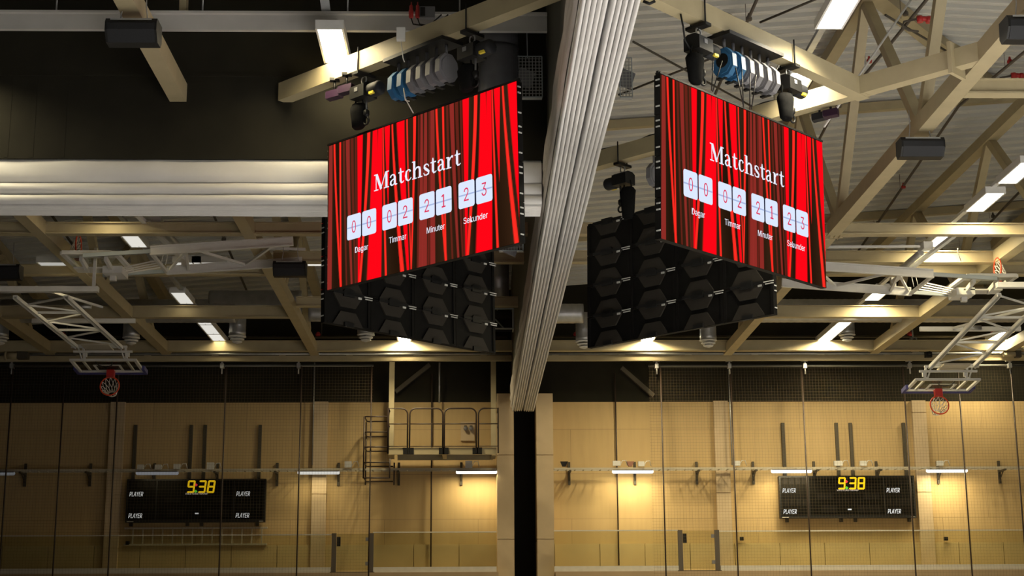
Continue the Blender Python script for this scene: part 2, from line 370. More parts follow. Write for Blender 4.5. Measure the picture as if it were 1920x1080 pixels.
# hanging frames that carry the screens
def fbar(m, p, q): m.bar((p[0], p[1], 8.14), (q[0], q[1], 8.14), .2, .28)
r = thing('hanging_frame', (5.8, 21.95, 8.0), 'beige box-section frame carrying the right-hand screens, with a bracing arm to the truss', 'frame')
for nm, p, q in (('front_beam', (1.72, 17.87), (5.92, 22.07)), ('rear_beam', (5.92, 21.83), (1.75, 26.0)), ('tie_beam', (5.7, 22.05), (7.28, 20.47))):
    m = MB(); dz = {'front_beam': 0, 'rear_beam': .004, 'tie_beam': .008}[nm]; m.bar((p[0], p[1], 8.14+dz), (q[0], q[1], 8.14+dz), .2, .28); m.build(nm, TAN, r)
m = MB(); c = V((6.95, 20.8, 8.14)); a = V((.7071, -.7071, 0)); m.obox(c, a*.03, a.cross(V((0,0,1)))*.2, V((0,0,.24))); m.build('end_plate', TAN, r)
r = thing('hanging_frame', (-1.2, 20.6, 8.0), 'beige box-section beam carrying the left-hand front screen, running into the black bulkhead', 'frame')
m = MB(); fbar(m, (-2.87, 22.25), (1.10, 18.28)); m.build('front_beam', TAN, r)
r = thing('hanging_frame', (-.9, 25.3, 8.0), 'beam carrying the left-hand rear screen behind the black bulkhead', 'frame')
m = MB(); fbar(m, (-2.9, 23.3), (1.05, 27.25)); m.build('rear_beam', TAN, r)
# grey rail across the left hall, with hangers
r = thing('curtain_rail', (-7, 21.2, 8.7), 'grey steel rail hanging across the left hall in front of the black bulkhead', 'rail')
m = MB(); m.box((-15.5, 21.12, 8.70), (1.08, 21.2, 8.93)); m.box((-15.5, 21.05, 8.93), (1.08, 21.3, 8.965)); m.build('rail', GREYRAIL, r)
for px in (106, 380, 652, 862): x = PY(px, 15, 21.18).x; MB().tube([(x, 21.18, 8.96), (x, 21.18, 10.4)], .014, 6).build('hanger_rod', GALV, r)
a, b = PY(343, 28, 21.25), PY(343, -40, 21.25); MB().bar((a.x, 21.3, 8.95), (a.x-.02, 21.3, 10.2), .17, .1, up=(1,0,0)).build('hanger_post', TAN, r)
a = PY(613, 28, 21.25); MB().bar((a.x, 21.3, 8.95), (a.x-.16, 20.6, 10.2), .13, .05, up=(0,1,0)).build('hanger_channel', GALV, r)
# socket box on the rail
p = PY(800, 24, 21.0)
r = thing('socket_box', (p.x, 21.02, p.z-.15), 'grey power socket box with two red plugs on the grey rail', 'socket')
m = MB(); m.box((p.x-.10, 20.95, p.z-.09), (p.x+.12, 21.045, p.z+.08)); m.build('box', GREYPL, r)
m = MB(); m.box((p.x-.09, 20.93, p.z-.07), (p.x-.02, 20.96, p.z+.06)); m.build('socket', BLACK, r)
for px in (771, 783):
    q = PY(px, 22, 21.0); m = MB(); m.lathe((q.x, 21.0, q.z-.10), [(.025, 0), (.035, .02), (.035, .12), (.026, .13), (.026, .19), (.008, .21), (.008, .25)], 10); m.build('plug', RED, r)
    m = MB(); m.tube([(q.x, 21.0, q.z-.1), (q.x+.03, 20.98, q.z-.2), (q.x+.25, 20.9, q.z-.27), (q.x+.45, 20.4, q.z-.3)], .010, 6); m.build('cable', BLACK, r)

# ------------------------------------------------------------------ video screens
SW, SH = 3.84, 2.16
def lin(c): return tuple(((x/255)/12.92 if x/255 <= .04045 else ((x/255+.055)/1.055)**2.4) for x in c)
# curtain picture: folds as (u at top, u at bottom, width top, width bottom, colour)
DK = lin((52, 32, 18)); BR = lin((255, 44, 34)); PU = lin((255, 6, 22)); MD = lin((150, 46, 40)); MDD = lin((104, 36, 26))
FOLDS = [(.018, .012, .020, .026, MD), (.039, .079, .010, .011, BR), (.073, .080, .010, .006, BR), (.094, .112, .012, .008, MDD), (.117, .141, .022, .010, MD), (.142, .163, .017, .008, MDD), (.163, .172, .010, .006, MDD),
         (.188, .180, .032, .008, PU), (.238, .187, .017, .012, BR), (.274, .262, .026, .070, PU), (.302, .285, .022, .040, PU), (.318, .331, .006, .011, BR), (.341, .350, .030, -.02, PU), (.369, .419, .008, .020, BR),
         (.414, .450, .042, .012, PU), (.449, .466, .007, .005, BR), (.490, .466, .015, .006, BR), (.512, .50, .008, .010, MDD), (.527, .515, .012, .022, MD), (.548, .535, .014, .026, MD), (.568, .556, .010, .012, MDD)]
def curtain_col(u, v):
    c = list(DK); s = 1-v
    sh = .75+.25*math.sin(u*61+math.sin(u*23+s)*1.5)
    c = [x*sh for x in c]
    for tile in (0, .5655):
        if tile and u < tile+.0: continue
        for ut, ub, wt, wb, k in FOLDS:
            if tile == 0 and ut > .58: continue
            uc = ut+(ub-ut)*(s**1.35)+tile; w = (wt+(wb-wt)*s)/2
            if w <= 0.0006: continue
            d = abs(u-uc); e = max(.0018, w*.25)
            a = max(0.0, min(1.0, (w+e*.5-d)/e))
            if k is MD or k is MDD: a *= .85
            c = [x*(1-a)+y*a for x, y in zip(c, k)]
    return c
def screen_mat():
    m = bpy.data.materials.new('lit_screen_picture'); m.use_nodes = True; nt = m.node_tree; nt.nodes.clear(); L = nt.links
    o = nt.nodes.new('ShaderNodeOutputMaterial'); e = nt.nodes.new('ShaderNodeEmission'); at = nt.nodes.new('ShaderNodeVertexColor'); at.layer_name = 'picture'
    e.inputs[1].default_value = 1.0; L.new(at.outputs['Color'], e.inputs[0]); L.new(e.outputs[0], o.inputs[0]); return m
SCRM = screen_mat()
CARDM = emit_mat('lit_white_card', lin((222, 234, 255)), 1.0); CARDS = emit_mat('lit_card_fold', lin((170, 186, 226)), 1.0)
DIGM = emit_mat('lit_pink_red_digit', lin((222, 52, 92)), 1.0); TITM = emit_mat('lit_white_lettering', lin((236, 240, 255)), 1.0); GAPM = emit_mat('lit_dark_gap', lin((18, 24, 48)), 1.0)
CABM = mat('black_cabinet_casting', (.006, .0055, .005), .65, noise=.15, spec=.15); PLATEM = mat('charcoal_cover_plate', (.030, .026, .021), .65, noise=.05, spec=.2); MARKM = mat('white_connector_mark', (.55, .55, .52), .5)

def glyph(ch):
    G = {
     'M': (.94, [[(.13,.03,.05),(.13,.70,.05)],[(.78,.03,.14),(.78,.70,.14)],[(.16,.70,.15),(.45,.02,.13)],[(.43,.04,.05),(.74,.70,.05)],[(0,.022,.045),(.27,.022,.045)],[(.62,.022,.045),(.94,.022,.045)],[(0,.70,.045),(.2,.70,.045)],[(.72,.70,.045),(.94,.70,.045)]]),
     'a': (.53, [[(.07,.38,.09),(.12,.45,.07),(.21,.485,.05),(.30,.46,.08),(.345,.36,.12),(.345,.08,.12),(.40,.03,.08),(.50,.04,.04)],[(.34,.29,.05),(.20,.26,.06),(.10,.19,.10),(.09,.10,.11),(.16,.03,.07),(.25,.04,.05),(.34,.12,.05)]]),
     't': (.37, [[(.16,.66,.05),(.16,.48,.13),(.16,.12,.13),(.21,.035,.09),(.29,.03,.05),(.36,.08,.04)],[(.02,.475,.05),(.35,.475,.05)]]),
     'c': (.46, [[(.37,.38,.10),(.33,.46,.06),(.24,.485,.05),(.13,.42,.10),(.10,.25,.13),(.13,.10,.11),(.23,.02,.06),(.33,.04,.05),(.42,.13,.04)]]),
     'h': (.62, [[(.13,.02,.13),(.13,.76,.13)],[(.0,.022,.045),(.27,.022,.045)],[(.0,.745,.045),(.14,.745,.045)],[(.17,.36,.05),(.26,.46,.07),(.36,.475,.08),(.45,.42,.12),(.47,.30,.13),(.47,.02,.13)],[(.34,.022,.045),(.62,.022,.045)]]),
     's': (.43, [[(.35,.36,.05),(.32,.45,.05),(.21,.485,.05),(.11,.44,.10),(.10,.36,.11),(.18,.28,.12),(.28,.22,.12),(.36,.15,.11),(.34,.06,.09),(.22,.02,.05),(.10,.04,.05),(.06,.14,.05)]]),
     'r': (.45, [[(.13,.02,.13),(.13,.48,.13)],[(.0,.022,.045),(.29,.022,.045)],[(.0,.475,.045),(.14,.475,.045)],[(.17,.30,.05),(.24,.42,.06),(.32,.475,.08),(.40,.45,.11)]]),
    }
    return G[ch]
def stroke(m, pts, o, ux, uy, sc):
    P = [(o+ux*(x*sc)+uy*(y*sc), w*sc) for x, y, w in pts]; nrm = ux.cross(uy); L = []; R = []
    for i, (p, w) in enumerate(P):
        d = (P[min(i+1, len(P)-1)][0]-P[max(i-1, 0)][0]).normalized(); sd = nrm.cross(d); L.append(p+sd*w/2); R.append(p-sd*w/2)
    n = len(P); m.add(L+R, [(i, n+i, n+i+1, i+1) for i in range(n-1)])
def led_screen(name_label, c, ang, tilt, front, backs):
    wv = V((math.cos(ang), math.sin(ang), 0)); nv = V((math.sin(ang), -math.cos(ang), 0)); uv = V((0, 0, 1))*math.cos(tilt)+nv*math.sin(tilt); nn = wv.cross(uv)
    c = V(c); P = lambda u, v, d=0.0: c+wv*((u-.5)*SW)+uv*((v-.5)*SH)+nn*d
    r = thing('led_screen', P(.5, 0), name_label, 'screen')
    cw, chh = SW/4, SH/4
    for i in range(4):
        for j in range(4):
            m = MB(); o = P((i+.5)/4, (j+.5)/4, -.045); m.obox(o, wv*(cw/2-.004), uv*(chh/2-.004), nn*.035)
            for sx in (-1, 1): m.obox(o+wv*sx*(cw/2-.03)-nn*.045, wv*.026, uv*(chh/2-.006), nn*.012)
            for sy in (-1, 1): m.obox(o+uv*sy*(chh/2-.02)-nn*.045, wv*(cw/2-.06), uv*.016, nn*.012)
            cb = m.build('cabinet', CABM, r)
            if i in (0, 3):                                    # edge connectors
                m = MB(); sx = -1 if i == 0 else 1
                for k in (-.29, .21, .36): m.obox(o+wv*sx*(cw/2-.001)+uv*k*chh, wv*.006, uv*.009, nn*.03)
                split(m, 'edge_latch', MARKM, cb)
            if backs:
                m = MB()
                for s in (-1, 1):
                    yb = s*(chh/2-.012); yt = s*chh*.07; x1, x2 = cw*.325, cw*.165
                    q = [o+wv*-x1+uv*yb, o+wv*x1+uv*yb, o+wv*x2+uv*yt, o+wv*-x2+uv*yt]; m.prism([p-nn*.036 for p in q], -nn*.03)
                m.build('cover_plate', PLATEM, cb)
                m = MB()
                m.obox(o+uv*(chh/2-.005)-nn*.075, wv*cw*.33, uv*.022, nn*.016); m.obox(o+uv*(chh/2-.012)-nn*.08, wv*cw*.12, uv*.05, nn*.02); m.obox(o-uv*(chh/2-.02)-nn*.08, wv*cw*.10, uv*.035, nn*.02)
                split(m, 'handle', BLACK, cb)
                m = MB()
                m.obox(o+uv*(chh/2-.05)-wv*cw*.25-nn*.07, wv*.035, uv*.016, nn*.006)
                m.obox(o+uv*(chh/2-.01)-wv*cw*.42-nn*.075, wv*.10, uv*.007, nn*.006); m.obox(o+uv*(chh/2-.045)-wv*cw*.44-nn*.075, wv*.075, uv*.007, nn*.006)
                m.build('connector_mark', MARKM, cb)
    m = MB()
    for u in (.005, .5, .995): m.obox(P(u, 1, -.04)+uv*.02, wv*.03, uv*.02, nn*.02)
    m.obox(P(.5, 1, -.04)+uv*.012, wv*SW/2, uv*.012, nn*.04); m.build('top_rail', BLACK, r)
    # picture side
    m = MB(); NU, NV = (560, 20) if front else (280, 6)
    vs = [P(.002+.996*i/NU, .003+.994*j/NV, -.008) for j in range(NV+1) for i in range(NU+1)]
    m.add(vs, [(j*(NU+1)+i, j*(NU+1)+i+1, (j+1)*(NU+1)+i+1, (j+1)*(NU+1)+i) for j in range(NV) for i in range(NU)])
    d = m.build('display', SCRM, r); at = d.data.color_attributes.new('picture', 'FLOAT_COLOR', 'POINT')
    cols = []
    for j in range(NV+1):
        for i in range(NU+1): cols += [*curtain_col(i/NU, j/NV), 1.0]
    at.data.foreach_set('color', cols)
    if not front: return r
    # title
    ux, uy = wv, uv; adv = [glyph(ch)[0] for ch in 'Matchstart']; tot = sum(adv)+.02*9
    sc = .455*SW/tot; m = MB(); x = 0; o = P(.272, .580, .004)
    for ch, a in zip('Matchstart', adv):
        for st in glyph(ch)[1]: stroke(m, st, o+ux*x*sc, ux, uy, sc)
        x += a+.02
    m.build('title_lettering', TITM, r)
    # cards and digits
    for k, (u0, dg) in enumerate(zip((.120, .205, .317, .402, .515, .601, .714, .800), '00022123')):
        u1 = u0+.0785; v0, v1 = .300, .467; w, h = (u1-u0)*SW, (v1-v0)*SH; o = P((u0+u1)/2, (v0+v1)/2, .005); rr = .035; poly = []
        for cx, cy, a0 in ((1, 1, 0), (-1, 1, 90), (-1, -1, 180), (1, -1, 270)):
            for t in range(5): a = math.radians(a0+t*22.5); poly.append(o+ux*(cx*(w/2-rr)+rr*math.cos(a))+uy*(cy*(h/2-rr)+rr*math.sin(a)))
        cd = MB().add(poly, [tuple(range(len(poly)))]).build('digit_card', CARDM, r)
        MB().add([o+nn*.002+ux*sx*w/2+uy*sy for sx, sy in ((-1, -.014), (1, -.014), (1, .006), (-1, .006))], [(0, 1, 2, 3)]).build('fold_line', CARDS, cd)
        hh = h*.50; ww = hh*.50; m = MB()
        if dg == '1':
            t = hh*.055; q = o+nn*.004; m.bar(q+uy*hh*.5, q-uy*hh*.5, t*2, .002, up=nn); m.bar(q-uy*(hh*.5-t)-ux*hh*.2, q-uy*(hh*.5-t)+ux*hh*.2, t*2, .002, up=nn); m.bar(q+uy*hh*.47, q+uy*hh*.34-ux*hh*.2, t*2, .002, up=nn)
        else: put_text(m, dg, o+nn*.004-ux*ww/2-uy*hh/2, ux, uy, ww, hh, bold=-.010)
        m.build('digit', DIGM, cd)
        if k % 2 == 0: MB().add([P(u1+.001, v0+.01, .003), P(u1+.0065, v0+.01, .003), P(u1+.0065, v1-.005, .003), P(u1+.001, v1-.005, .003)], [(0, 1, 2, 3)]).build('card_gap', GAPM, cd)
    for txt, u0, u1, v0, hh in (('Dagar', .165, .238, .193, .050), ('Timmar', .353, .445, .205, .040), ('Minuter', .552, .643, .203, .040), ('Sekunder', .737, .854, .200, .040)):
        m = MB(); put_text(m, txt, P(u0, v0, .005), ux, uy, (u1-u0)*SW, hh*SH, bold=.012); m.build('caption_lettering', TITM, r)
    return r
led_screen('lit video screen with red curtain and countdown in the left hall', (-.769, 20.279, 6.022), -PI/4-.008, .021, True, False)
led_screen('lit video screen with red curtain and countdown in the right hall', (3.695, 19.846, 5.958), PI/4+.012, .026, True, False)
led_screen('dark back of the rear video screen in the left hall, left of the folded curtain', (-1.05, 25.15, 5.98), PI+PI/4, .02, False, True)
led_screen('dark back of the rear video screen in the right hall, right of the folded curtain', (3.36, 24.5, 5.96), PI-PI/4-.02, .02, False, True)

# ------------------------------------------------------------------ hoists, reels and rigging under the frames
def hoist(x, y, dirv, top_z, bag_side, label, bagh=.36, zb=8.0, lit=True):
    d = V((*dirv, 0)).normalized(); s = V((-d.y, d.x, 0)); c = V((x, y, zb)); r = thing('chain_hoist', (x, y, top_z), label, 'hoist', 'chain hoists holding the video screens')
    m = MB(); m.tube([c+s*.12+V((0,0,.34)), c+s*.12-V((0,0,.06))], .012, 6); m.tube([c-s*.12+V((0,0,.34)), c-s*.12-V((0,0,.06))], .012, 6); m.obox(c-V((0,0,.06)), d*.06, s*.17, V((0,0,.022))); m.build('beam_clamp', BLACK, r)
    m = MB(); m.tube([c+V((0,0,-.08))+d*.05*math.cos(t*PI/6)+V((0,0,.06*math.sin(t*PI/6)-.05)) for t in range(12)], .012, 6, closed=True); m.build('suspension_ring', GALV, r)
    b = c+V((0, 0, -.32)); m = MB()
    m.prism([b+s*.13+V((0,0,-.10))-d*.16, b+s*.13+V((0,0,.08))-d*.16, b+s*.06+V((0,0,.12))-d*.16, b-s*.06+V((0,0,.12))-d*.16, b-s*.13+V((0,0,.08))-d*.16, b-s*.13+V((0,0,-.10))-d*.16], d*.30)
    m.build('body', BLACK, r)
    m = MB(); m.lathe(b+d*.14+V((0,0,-.01)), [(.10, 0), (.105, .03), (.105, .20), (.085, .23), (.04, .24)], 14, axis=d); m.build('motor', CHARC, r)
    m = MB(); m.obox(b+d*.26-s*.08+V((0,0,-.085)), d*.045, s*.02, V((0,0,.018))); m.build('sticker', YELLOW, r)
    m = MB(); m.obox(b-d*.02-s*.132+V((0,0,.02)), d*.035, s*.004, V((0,0,.03))); m.build('name_plate', GREYPL, r)
    m = MB(); m.tube([b+V((0,0,-.1))+d*.06, V((x, y, top_z+.16))+d*.06], .016, 6); m.build('chain', GALV, r)
    h = V((x, y, top_z+.08))+d*.06; m = MB(); m.lathe(h+V((0,0,.06)), [(.025, 0), (.045, .03), (.045, .09), (.02, .11)], 10); m.tube([h+d*.055*math.cos(a)+V((0,0,.055*math.sin(a))) for a in [PI*.5-k*PI/7 for k in range(12)]], .016, 7); m.build('hook', BLACK, r)
    m = MB(); q = b-d*.10+s*bag_side; ht = bagh
    ring = lambda z, a, bb: [q+d*(a*math.cos(2*PI*k/12))+s*(bb*math.sin(2*PI*k/12))+V((0, 0, z)) for k in range(12)]
    rows = [(-.16, .11, .09), (-.22, .155, .11), (-.30, .145, .10), (-.16-ht*.6, .13, .09), (-.16-ht*.9, .115, .08), (-.16-ht, .08, .05)]
    vs = sum([ring(*t) for t in rows], []); m.add(vs, [(i*12+k, i*12+(k+1) % 12, (i+1)*12+(k+1) % 12, (i+1)*12+k) for i in range(len(rows)-1) for k in range(12)]+[tuple(range(60, 72))], True)
    m.tube([q+d*.09+V((0,0,-.18)), q+d*.06+V((0,0,-.04)), q+V((0,0,.0)), q-d*.06+V((0,0,-.04)), q-d*.09+V((0,0,-.18))], .014, 6); m.build('chain_bag', BLACKFAB, r)
    return r
DL, DR = (.7071, -.7071), (.7071, .7071)
hoist(-1.56, 20.95, DL, 7.16, 0, 'chain hoist lit by the lamp at the left end of the left screen beam')
hoist(-.01, 19.40, DL, 7.16, 0, 'dark chain hoist near the right end of the left screen beam')
hoist(2.98, 19.12, DR, 7.12, 0, 'black chain hoist with hanging bag at the left end of the right screen beam', .40)
hoist(4.47, 20.61, DR, 7.12, 0, 'black chain hoist in front of the bright lamp on the right screen beam', .38)
hoist(2.55, 25.2, (-.7071, .7071), 7.1, 0, 'black chain hoist above the rear right screen beside the folded curtain', .55)
hoist(4.1, 23.65, (-.7071, .7071), 7.1, 0, 'chain hoist above the rear right screen, behind the front right screen', .55)
hoist(-.2, 26.0, (-.7071, -.7071), 7.12, 0, 'chain hoist above the rear left screen on the side of the curtain', .55)
hoist(-1.9, 24.3, (-.7071, -.7071), 7.12, 0, 'chain hoist above the rear left screen on the side of the bulkhead', .55)
def reel(p, d, col, label, grp, drop=.36):
    d = V((*d, 0)).normalized(); s = V((-d.y, d.x, 0)); c = V(p)-V((0, 0, drop)); r = thing('cable_reel', (p[0], p[1], c.z-.2), label, 'reel', grp)
    a = .19; poly = [c+s*(x*a)+V((0,0,z*a)) for x, z in ((-.35, 1.05), (.35, 1.05), (.85, .55), (1, -.3), (.6, -.9), (.15, -1.1), (-.45, -1.0), (-.9, -.45), (-.85, .5))]
    m = MB(); m.prism([q-d*.045 for q in poly], d*.09)
    m.prism([c+(q-c)*.78-d*.058 for q in poly], d*.116); m.build('body', col, r)
    m = MB(); m.lathe(c-d*.062+V((0,0,.02)), [(.10, 0), (.10, .004)], 18, axis=d); m.build('label_plate', BLACK, r)
    m = MB(); m.obox(c-V((0,0,.20))+s*.06, d*.03, s*.075, V((0,0,.014))); m.build('outlet_slot', BLACK, r)
    m = MB(); m.tube([V(p)-V((0,0,.02)), c+V((0,0,.19))], .022, 8); m.build('hanger_loop', GREYPL, r)
    return r
def reel_row(p0, p1, label_side, blues, order):
    p0, p1 = V(p0), V(p1); d = (p1-p0).normalized(); s = V((-d.y, d.x, 0))
    m = MB(); m.obox((p0+p1)/2+V((0, 0, -.03)), d*((p1-p0).length/2+.12), s*.19, V((0,0,.025))); tag(m.build('reel_plate', BLACK), 'black plate under the %s screen beam with the cable reels' % label_side, 'plate')
    for k in range(6):
        p = p0+(p1-p0)*k/5-V((0, 0, .04)); b = k < 2
        nm = ('%s blue cable reel from the outer end, hanging under the %s screen beam' % (('first', 'second')[k], label_side)) if b else ('%s light grey cable reel next to the blue ones under the %s screen beam' % (('first', 'second', 'third', 'fourth')[k-2], label_side))
        reel(p, d[:2], BLUE if b else GREYPL, nm, 'cable reels under the %s screen beam' % label_side)
pl = lambda px, py, side: PZ(px, py, 8.0)
a, b = PZ(740, 112, 8.0), PZ(826, 74, 8.0); reel_row((a.x+.06, a.y-.02, 7.99), (b.x+.08, b.y+.02, 7.99), 'left', 2, 1)
a, b = PZ(1358, 62, 8.0), PZ(1440, 98, 8.0); reel_row((a.x, a.y+.05, 7.99), (b.x, b.y+.05, 7.99), 'right', 2, 1)
reel(PZ(1226, 290, 8.0), (.7071, -.7071), GREYPL, 'grey cable reel under the rear beam beside the right screen edge', 'cable reels under the rear beam')
def wire(name, pts, r, mt, label, cat='cable', grp=None): return tag(MB().tube(pts, r, 6).build(name, mt), label, cat, grp)
# reel wires down to the right screen, and cables along the frames
for k, (x0, y0, x1, y1) in enumerate([(1338, 106, 1334, 170), (1354, 114, 1336, 172), (1379, 126, 1394, 200), (1391, 131, 1394, 202), (1406, 138, 1406, 206), (1418, 140, 1409, 205)]):
    p, q = PZ(x0, y0, 7.42), PZ(x1, y1, 7.06); q = V((p.x+(q.x-p.x)*.3, p.y+(q.y-p.y)*.3, 7.06)); q = PY(x1, y1, p.y)
    wire('lifting_wire', [p, q], .008, BLACK, '%s thin wire running down from the cable reels to the right screen' % ('first', 'second', 'third', 'fourth', 'fifth', 'sixth')[k], 'wire', 'wires from the right reels')
for k, (x0, y0, x1, y1) in enumerate([(757, 165, 775, 212), (757, 168, 768, 190)]):
    p = PZ(x0, y0, 7.4); wire('lifting_wire', [p, PY(x0+3, y0+20, p.y), PY(x1, y1, p.y)], .008, NETC, ('upper', 'lower')[k]+' pale wire hanging from the blue reels to the left screen', 'wire', 'wires from the left reels')
def along(p, q, n, sag, off): p, q = V(p), V(q); return [p+(q-p)*i/n+V((0, 0, off+sag*math.sin(i*2.1))) for i in range(n+1)]
wire('power_cable', along((2.6, 18.72, 8.3), (5.7, 21.86, 8.3), 14, .02, .0), .03, BLACK, 'black cable bundle lying along the top of the right screen beam')
wire('power_cable', along((5.82, 21.97, 8.3), (7.0, 20.8, 8.3), 8, .015, 0), .02, BLACK, 'black cable on top of the bracing arm at upper right')
wire('power_cable', along((5.7, 22.1, 8.3), (1.9, 25.9, 8.3), 14, .03, .01), .03, BLACK, 'black cable bundle on top of the rear screen beam by the curtain')
wire('power_cable', along((-2.2, 21.58, 8.3), (.2, 19.2, 8.3), 12, .02, 0), .02, BLACK, 'black cable lying along the top of the left screen beam')
p = PY(1276, 26, 18.8); wire('power_cable', [p, PY(1281, 50, 18.85), PY(1284, 75, 18.9), PY(1294, 92, 19.0)], .013, BLACK, 'black cable drooping from the right screen beam to the first hoist')
wire('power_cable', [PY(1460, 122, 20.4), PY(1452, 140, 20.4), PY(1450, 158, 20.4), PY(1456, 175, 20.45)], .012, BLACK, 'black cable drooping beside the hoist at the bright lamp')
wire('power_cable', [PY(1206, 2, 18.0), PY(1218, 7, 18.0), PY(1228, 2, 18.0)], .02, BLACK, 'short black cable loop beside the top of the folded curtain')
r = thing('junction_box', PZ(752, 78, 8.1), 'small white box on top of the left screen beam', 'box'); p = ORG[r]; MB().box((p.x-.06, p.y-.1, p.z), (p.x+.06, p.y, p.z+.17)).build('box', WHITE, r); MB().tube([p, p+V((.03, -.02, -.25)), p+V((.05, 0, -.3))], .008, 6).build('cable', NETC, r)
# small purple lamps
def small_lamp(px, py, Y, col, label, grp):
    p = PY(px, py, Y); r = thing('spot_lamp', p, label, 'spot lamp', grp)
    MB().obox(p, (.10, -.05, .01), (.03, .06, 0), (0, 0, .055)).build('housing', col, r)
    m = MB(); m.tube([p+V((0,0,.05)), p+V((0,0,.22))], .02, 6); m.obox(p+V((0,0,.23)), (.07, 0, 0), (0, .05, 0), (0, 0, .02)); m.build('bracket', BLACK, r)
    m = MB(); m.obox(p+V((-.10, .04, 0)), (.012, -.006, 0), (.02, .045, 0), (0, 0, .04)); m.build('lens', GREYPL, r)
small_lamp(627, 178, 21.3, PURPLE, 'purple spot lamp nearest the end of the left screen beam', 'spot lamps on the frames')
small_lamp(650, 168, 21.1, PURPLE, 'purple spot lamp next to the lit hoist on the left screen beam', 'spot lamps on the frames')
small_lamp(1537, 219, 22.6, CHARC, 'grey spot lamp under the rear beam right of the bright lamp', 'spot lamps on the frames')
small_lamp(1558, 213, 22.4, PURPLE, 'purple spot lamp under the rear beam in the right hall', 'spot lamps on the frames')

# ------------------------------------------------------------------ lamps
def lamp(X, Y, Z, label, emit, power, grp, col=(1, .82, .46), lx=.34, ly=1.28, double=True, spread=128):
    r = thing('ceiling_lamp', (X, Y, Z), label, 'lamp', grp); a, b = lx/2, ly/2
    m = MB(); m.box((X-a-.03, Y-b-.03, Z+.05), (X+a+.03, Y+b+.03, Z+.13)); t = .02
    for q0, q1 in (((X-a-.03, Y-b-.03), (X-a, Y+b+.03)), ((X+a, Y-b-.03), (X+a+.03, Y+b+.03)), ((X-a, Y-b-.03), (X+a, Y-b)), ((X-a, Y+b), (X+a, Y+b+.03))): m.box((*q0, Z-.005), (*q1, Z+.05))
    m.build('housing', WHITE, r)
    for s in ((-1, 1) if double else (0,)):
        m = MB(); w = a/2-.012 if double else a-.01
        ex = X+s*a/2
        if lx < ly or not double: m.box((ex-w, Y-b+.01, Z), (ex+w, Y+b-.01, Z+.04))
        else: m.box((X-a+.01, Y+s*b/2-b/2+.01, Z), (X+a-.01, Y+s*b/2+b/2-.01, Z+.04))
        m.build('diffuser', emit_mat('lamp_diffuser', (1, .97, .88), emit), r)
    if power:
        l = bpy.data.lights.new('lamp_light', 'AREA'); l.shape = 'RECTANGLE'; l.size = lx*.9; l.size_y = ly*.9; l.energy = power; l.color = col; l.spread = math.radians(spread)
        o = bpy.data.objects.new('lamp_light', l); COL.objects.link(o); o.parent = r; o.location = (0, 0, -.012)
    return r
GR = 'ceiling lamps in the right hall'; GL = 'ceiling lamps in the left hall'
ZL = 8.45
for y, l, pw in [(27.25, 'lit lamp at the right edge, nearest of the long row in the right hall', 170), (29.2, 'second lit lamp of the long row in the right hall, from the right edge', 190), (32.05, 'small lit lamp just below the first cross beam in the right hall', 170), (37.5, 'lit lamp on its own above the silver duct in the right hall', 150),
        (39.6, 'first of the three joined lamps in front of the silver duct in the right hall', 100), (40.95, 'middle one of the three joined lamps in the right hall', 100), (42.25, 'last of the three joined lamps in the right hall, nearest the wall', 300)]: lamp(10.12 if y < 39 else 9.92, y, ZL if y < 39 else 8.3, l, 12, pw, GR, spread=165)
for y, l, em, pw in [(29.2, 'dimmed lamp glowing behind the folded curtain in the left hall', .75, 16), (32.15, 'dimmed lamp glowing under the first cross beam in the left hall', .75, 8), (37.9, 'dimmed lamp hanging alone in the left hall, nearer of the row', .72, 3), (39.8, 'first of three joined dimmed lamps in the left hall', .72, 2), (41.12, 'middle one of three joined dimmed lamps in the left hall', .72, 2), (42.4, 'last of three joined dimmed lamps in the left hall, over the yellow glow', .80, 14)]: lamp(-7.26 if y < 39 else -7.1, y, ZL if y < 39 else 8.3, l, em, pw, GL, spread=165)
lamp(5.03, 22.77, ZL, 'bright lamp half hidden by a hoist on the right screen beam', 14, 200, GR, spread=150, col=(1, .88, .62))
lamp(5.03, 19.73, ZL, 'large bright lamp at the top edge of the right hall', 14, 260, GR, spread=140, col=(1, .88, .62))
lamp(-2.02, 21.12, ZL, 'bright twin-panel lamp above the left screen beam', 14, 105, GL, spread=160)
lamp(4.9, 42.35, 8.3, 'bright lamp under the rear right screen near the far wall', 14, 300, GR, spread=165)
lamp(-1.92, 42.35, 8.3, 'bright lamp above the work platform post', 14, 230, GL, spread=165)
lamp(15.0, 42.9, ZL, 'lamp at the right edge above the low hoop', 14, 320, GR, spread=165)
lamp(-12.4, 42.2, ZL, 'unlit grey lamp at the left edge, farther one', .16, 0, GL)
lamp(-12.4, 40.5, ZL, 'unlit grey lamp at the left edge, nearer one', .14, 0, GL)
for px0, px1, l, em, pw in [(76, 162, 'wide dimmed lamp left of the raised backboard in the left hall', .42, 20), (330, 378, 'first dimmed lamp seen between the white frame rails in the left hall', .55, 15), (366, 426, 'second dimmed lamp seen between the white frame rails in the left hall', .6, 15), (577, 606, 'bright small lamp at the left edge of the left video screen', .95, 30)]:
    a, b = PZ(px0, 497, 8.15), PZ(px1, 497, 8.15); lamp((a.x+b.x)/2, 33.1, 8.15, l, em, pw, 'lamps along the cross beam in the left hall', lx=b.x-a.x, ly=.30, double=False)
for px0, px1, Y0 in ((1500, 1560, 19.9),): 
    m = MB(); m.bar((5.03, 19.0, 8.62), (5.03, 24.0, 8.62), .10, .06); tag(m.build('lamp_channel', GALV), 'galvanised channel between the two bright lamps in the right hall', 'channel')
m = MB(); m.bar((10.12, 26, 8.62), (9.92, 42.9, 8.47), .10, .06); tag(m.build('lamp_channel', WHITE), 'white channel above the long lamp row in the right hall', 'channel')
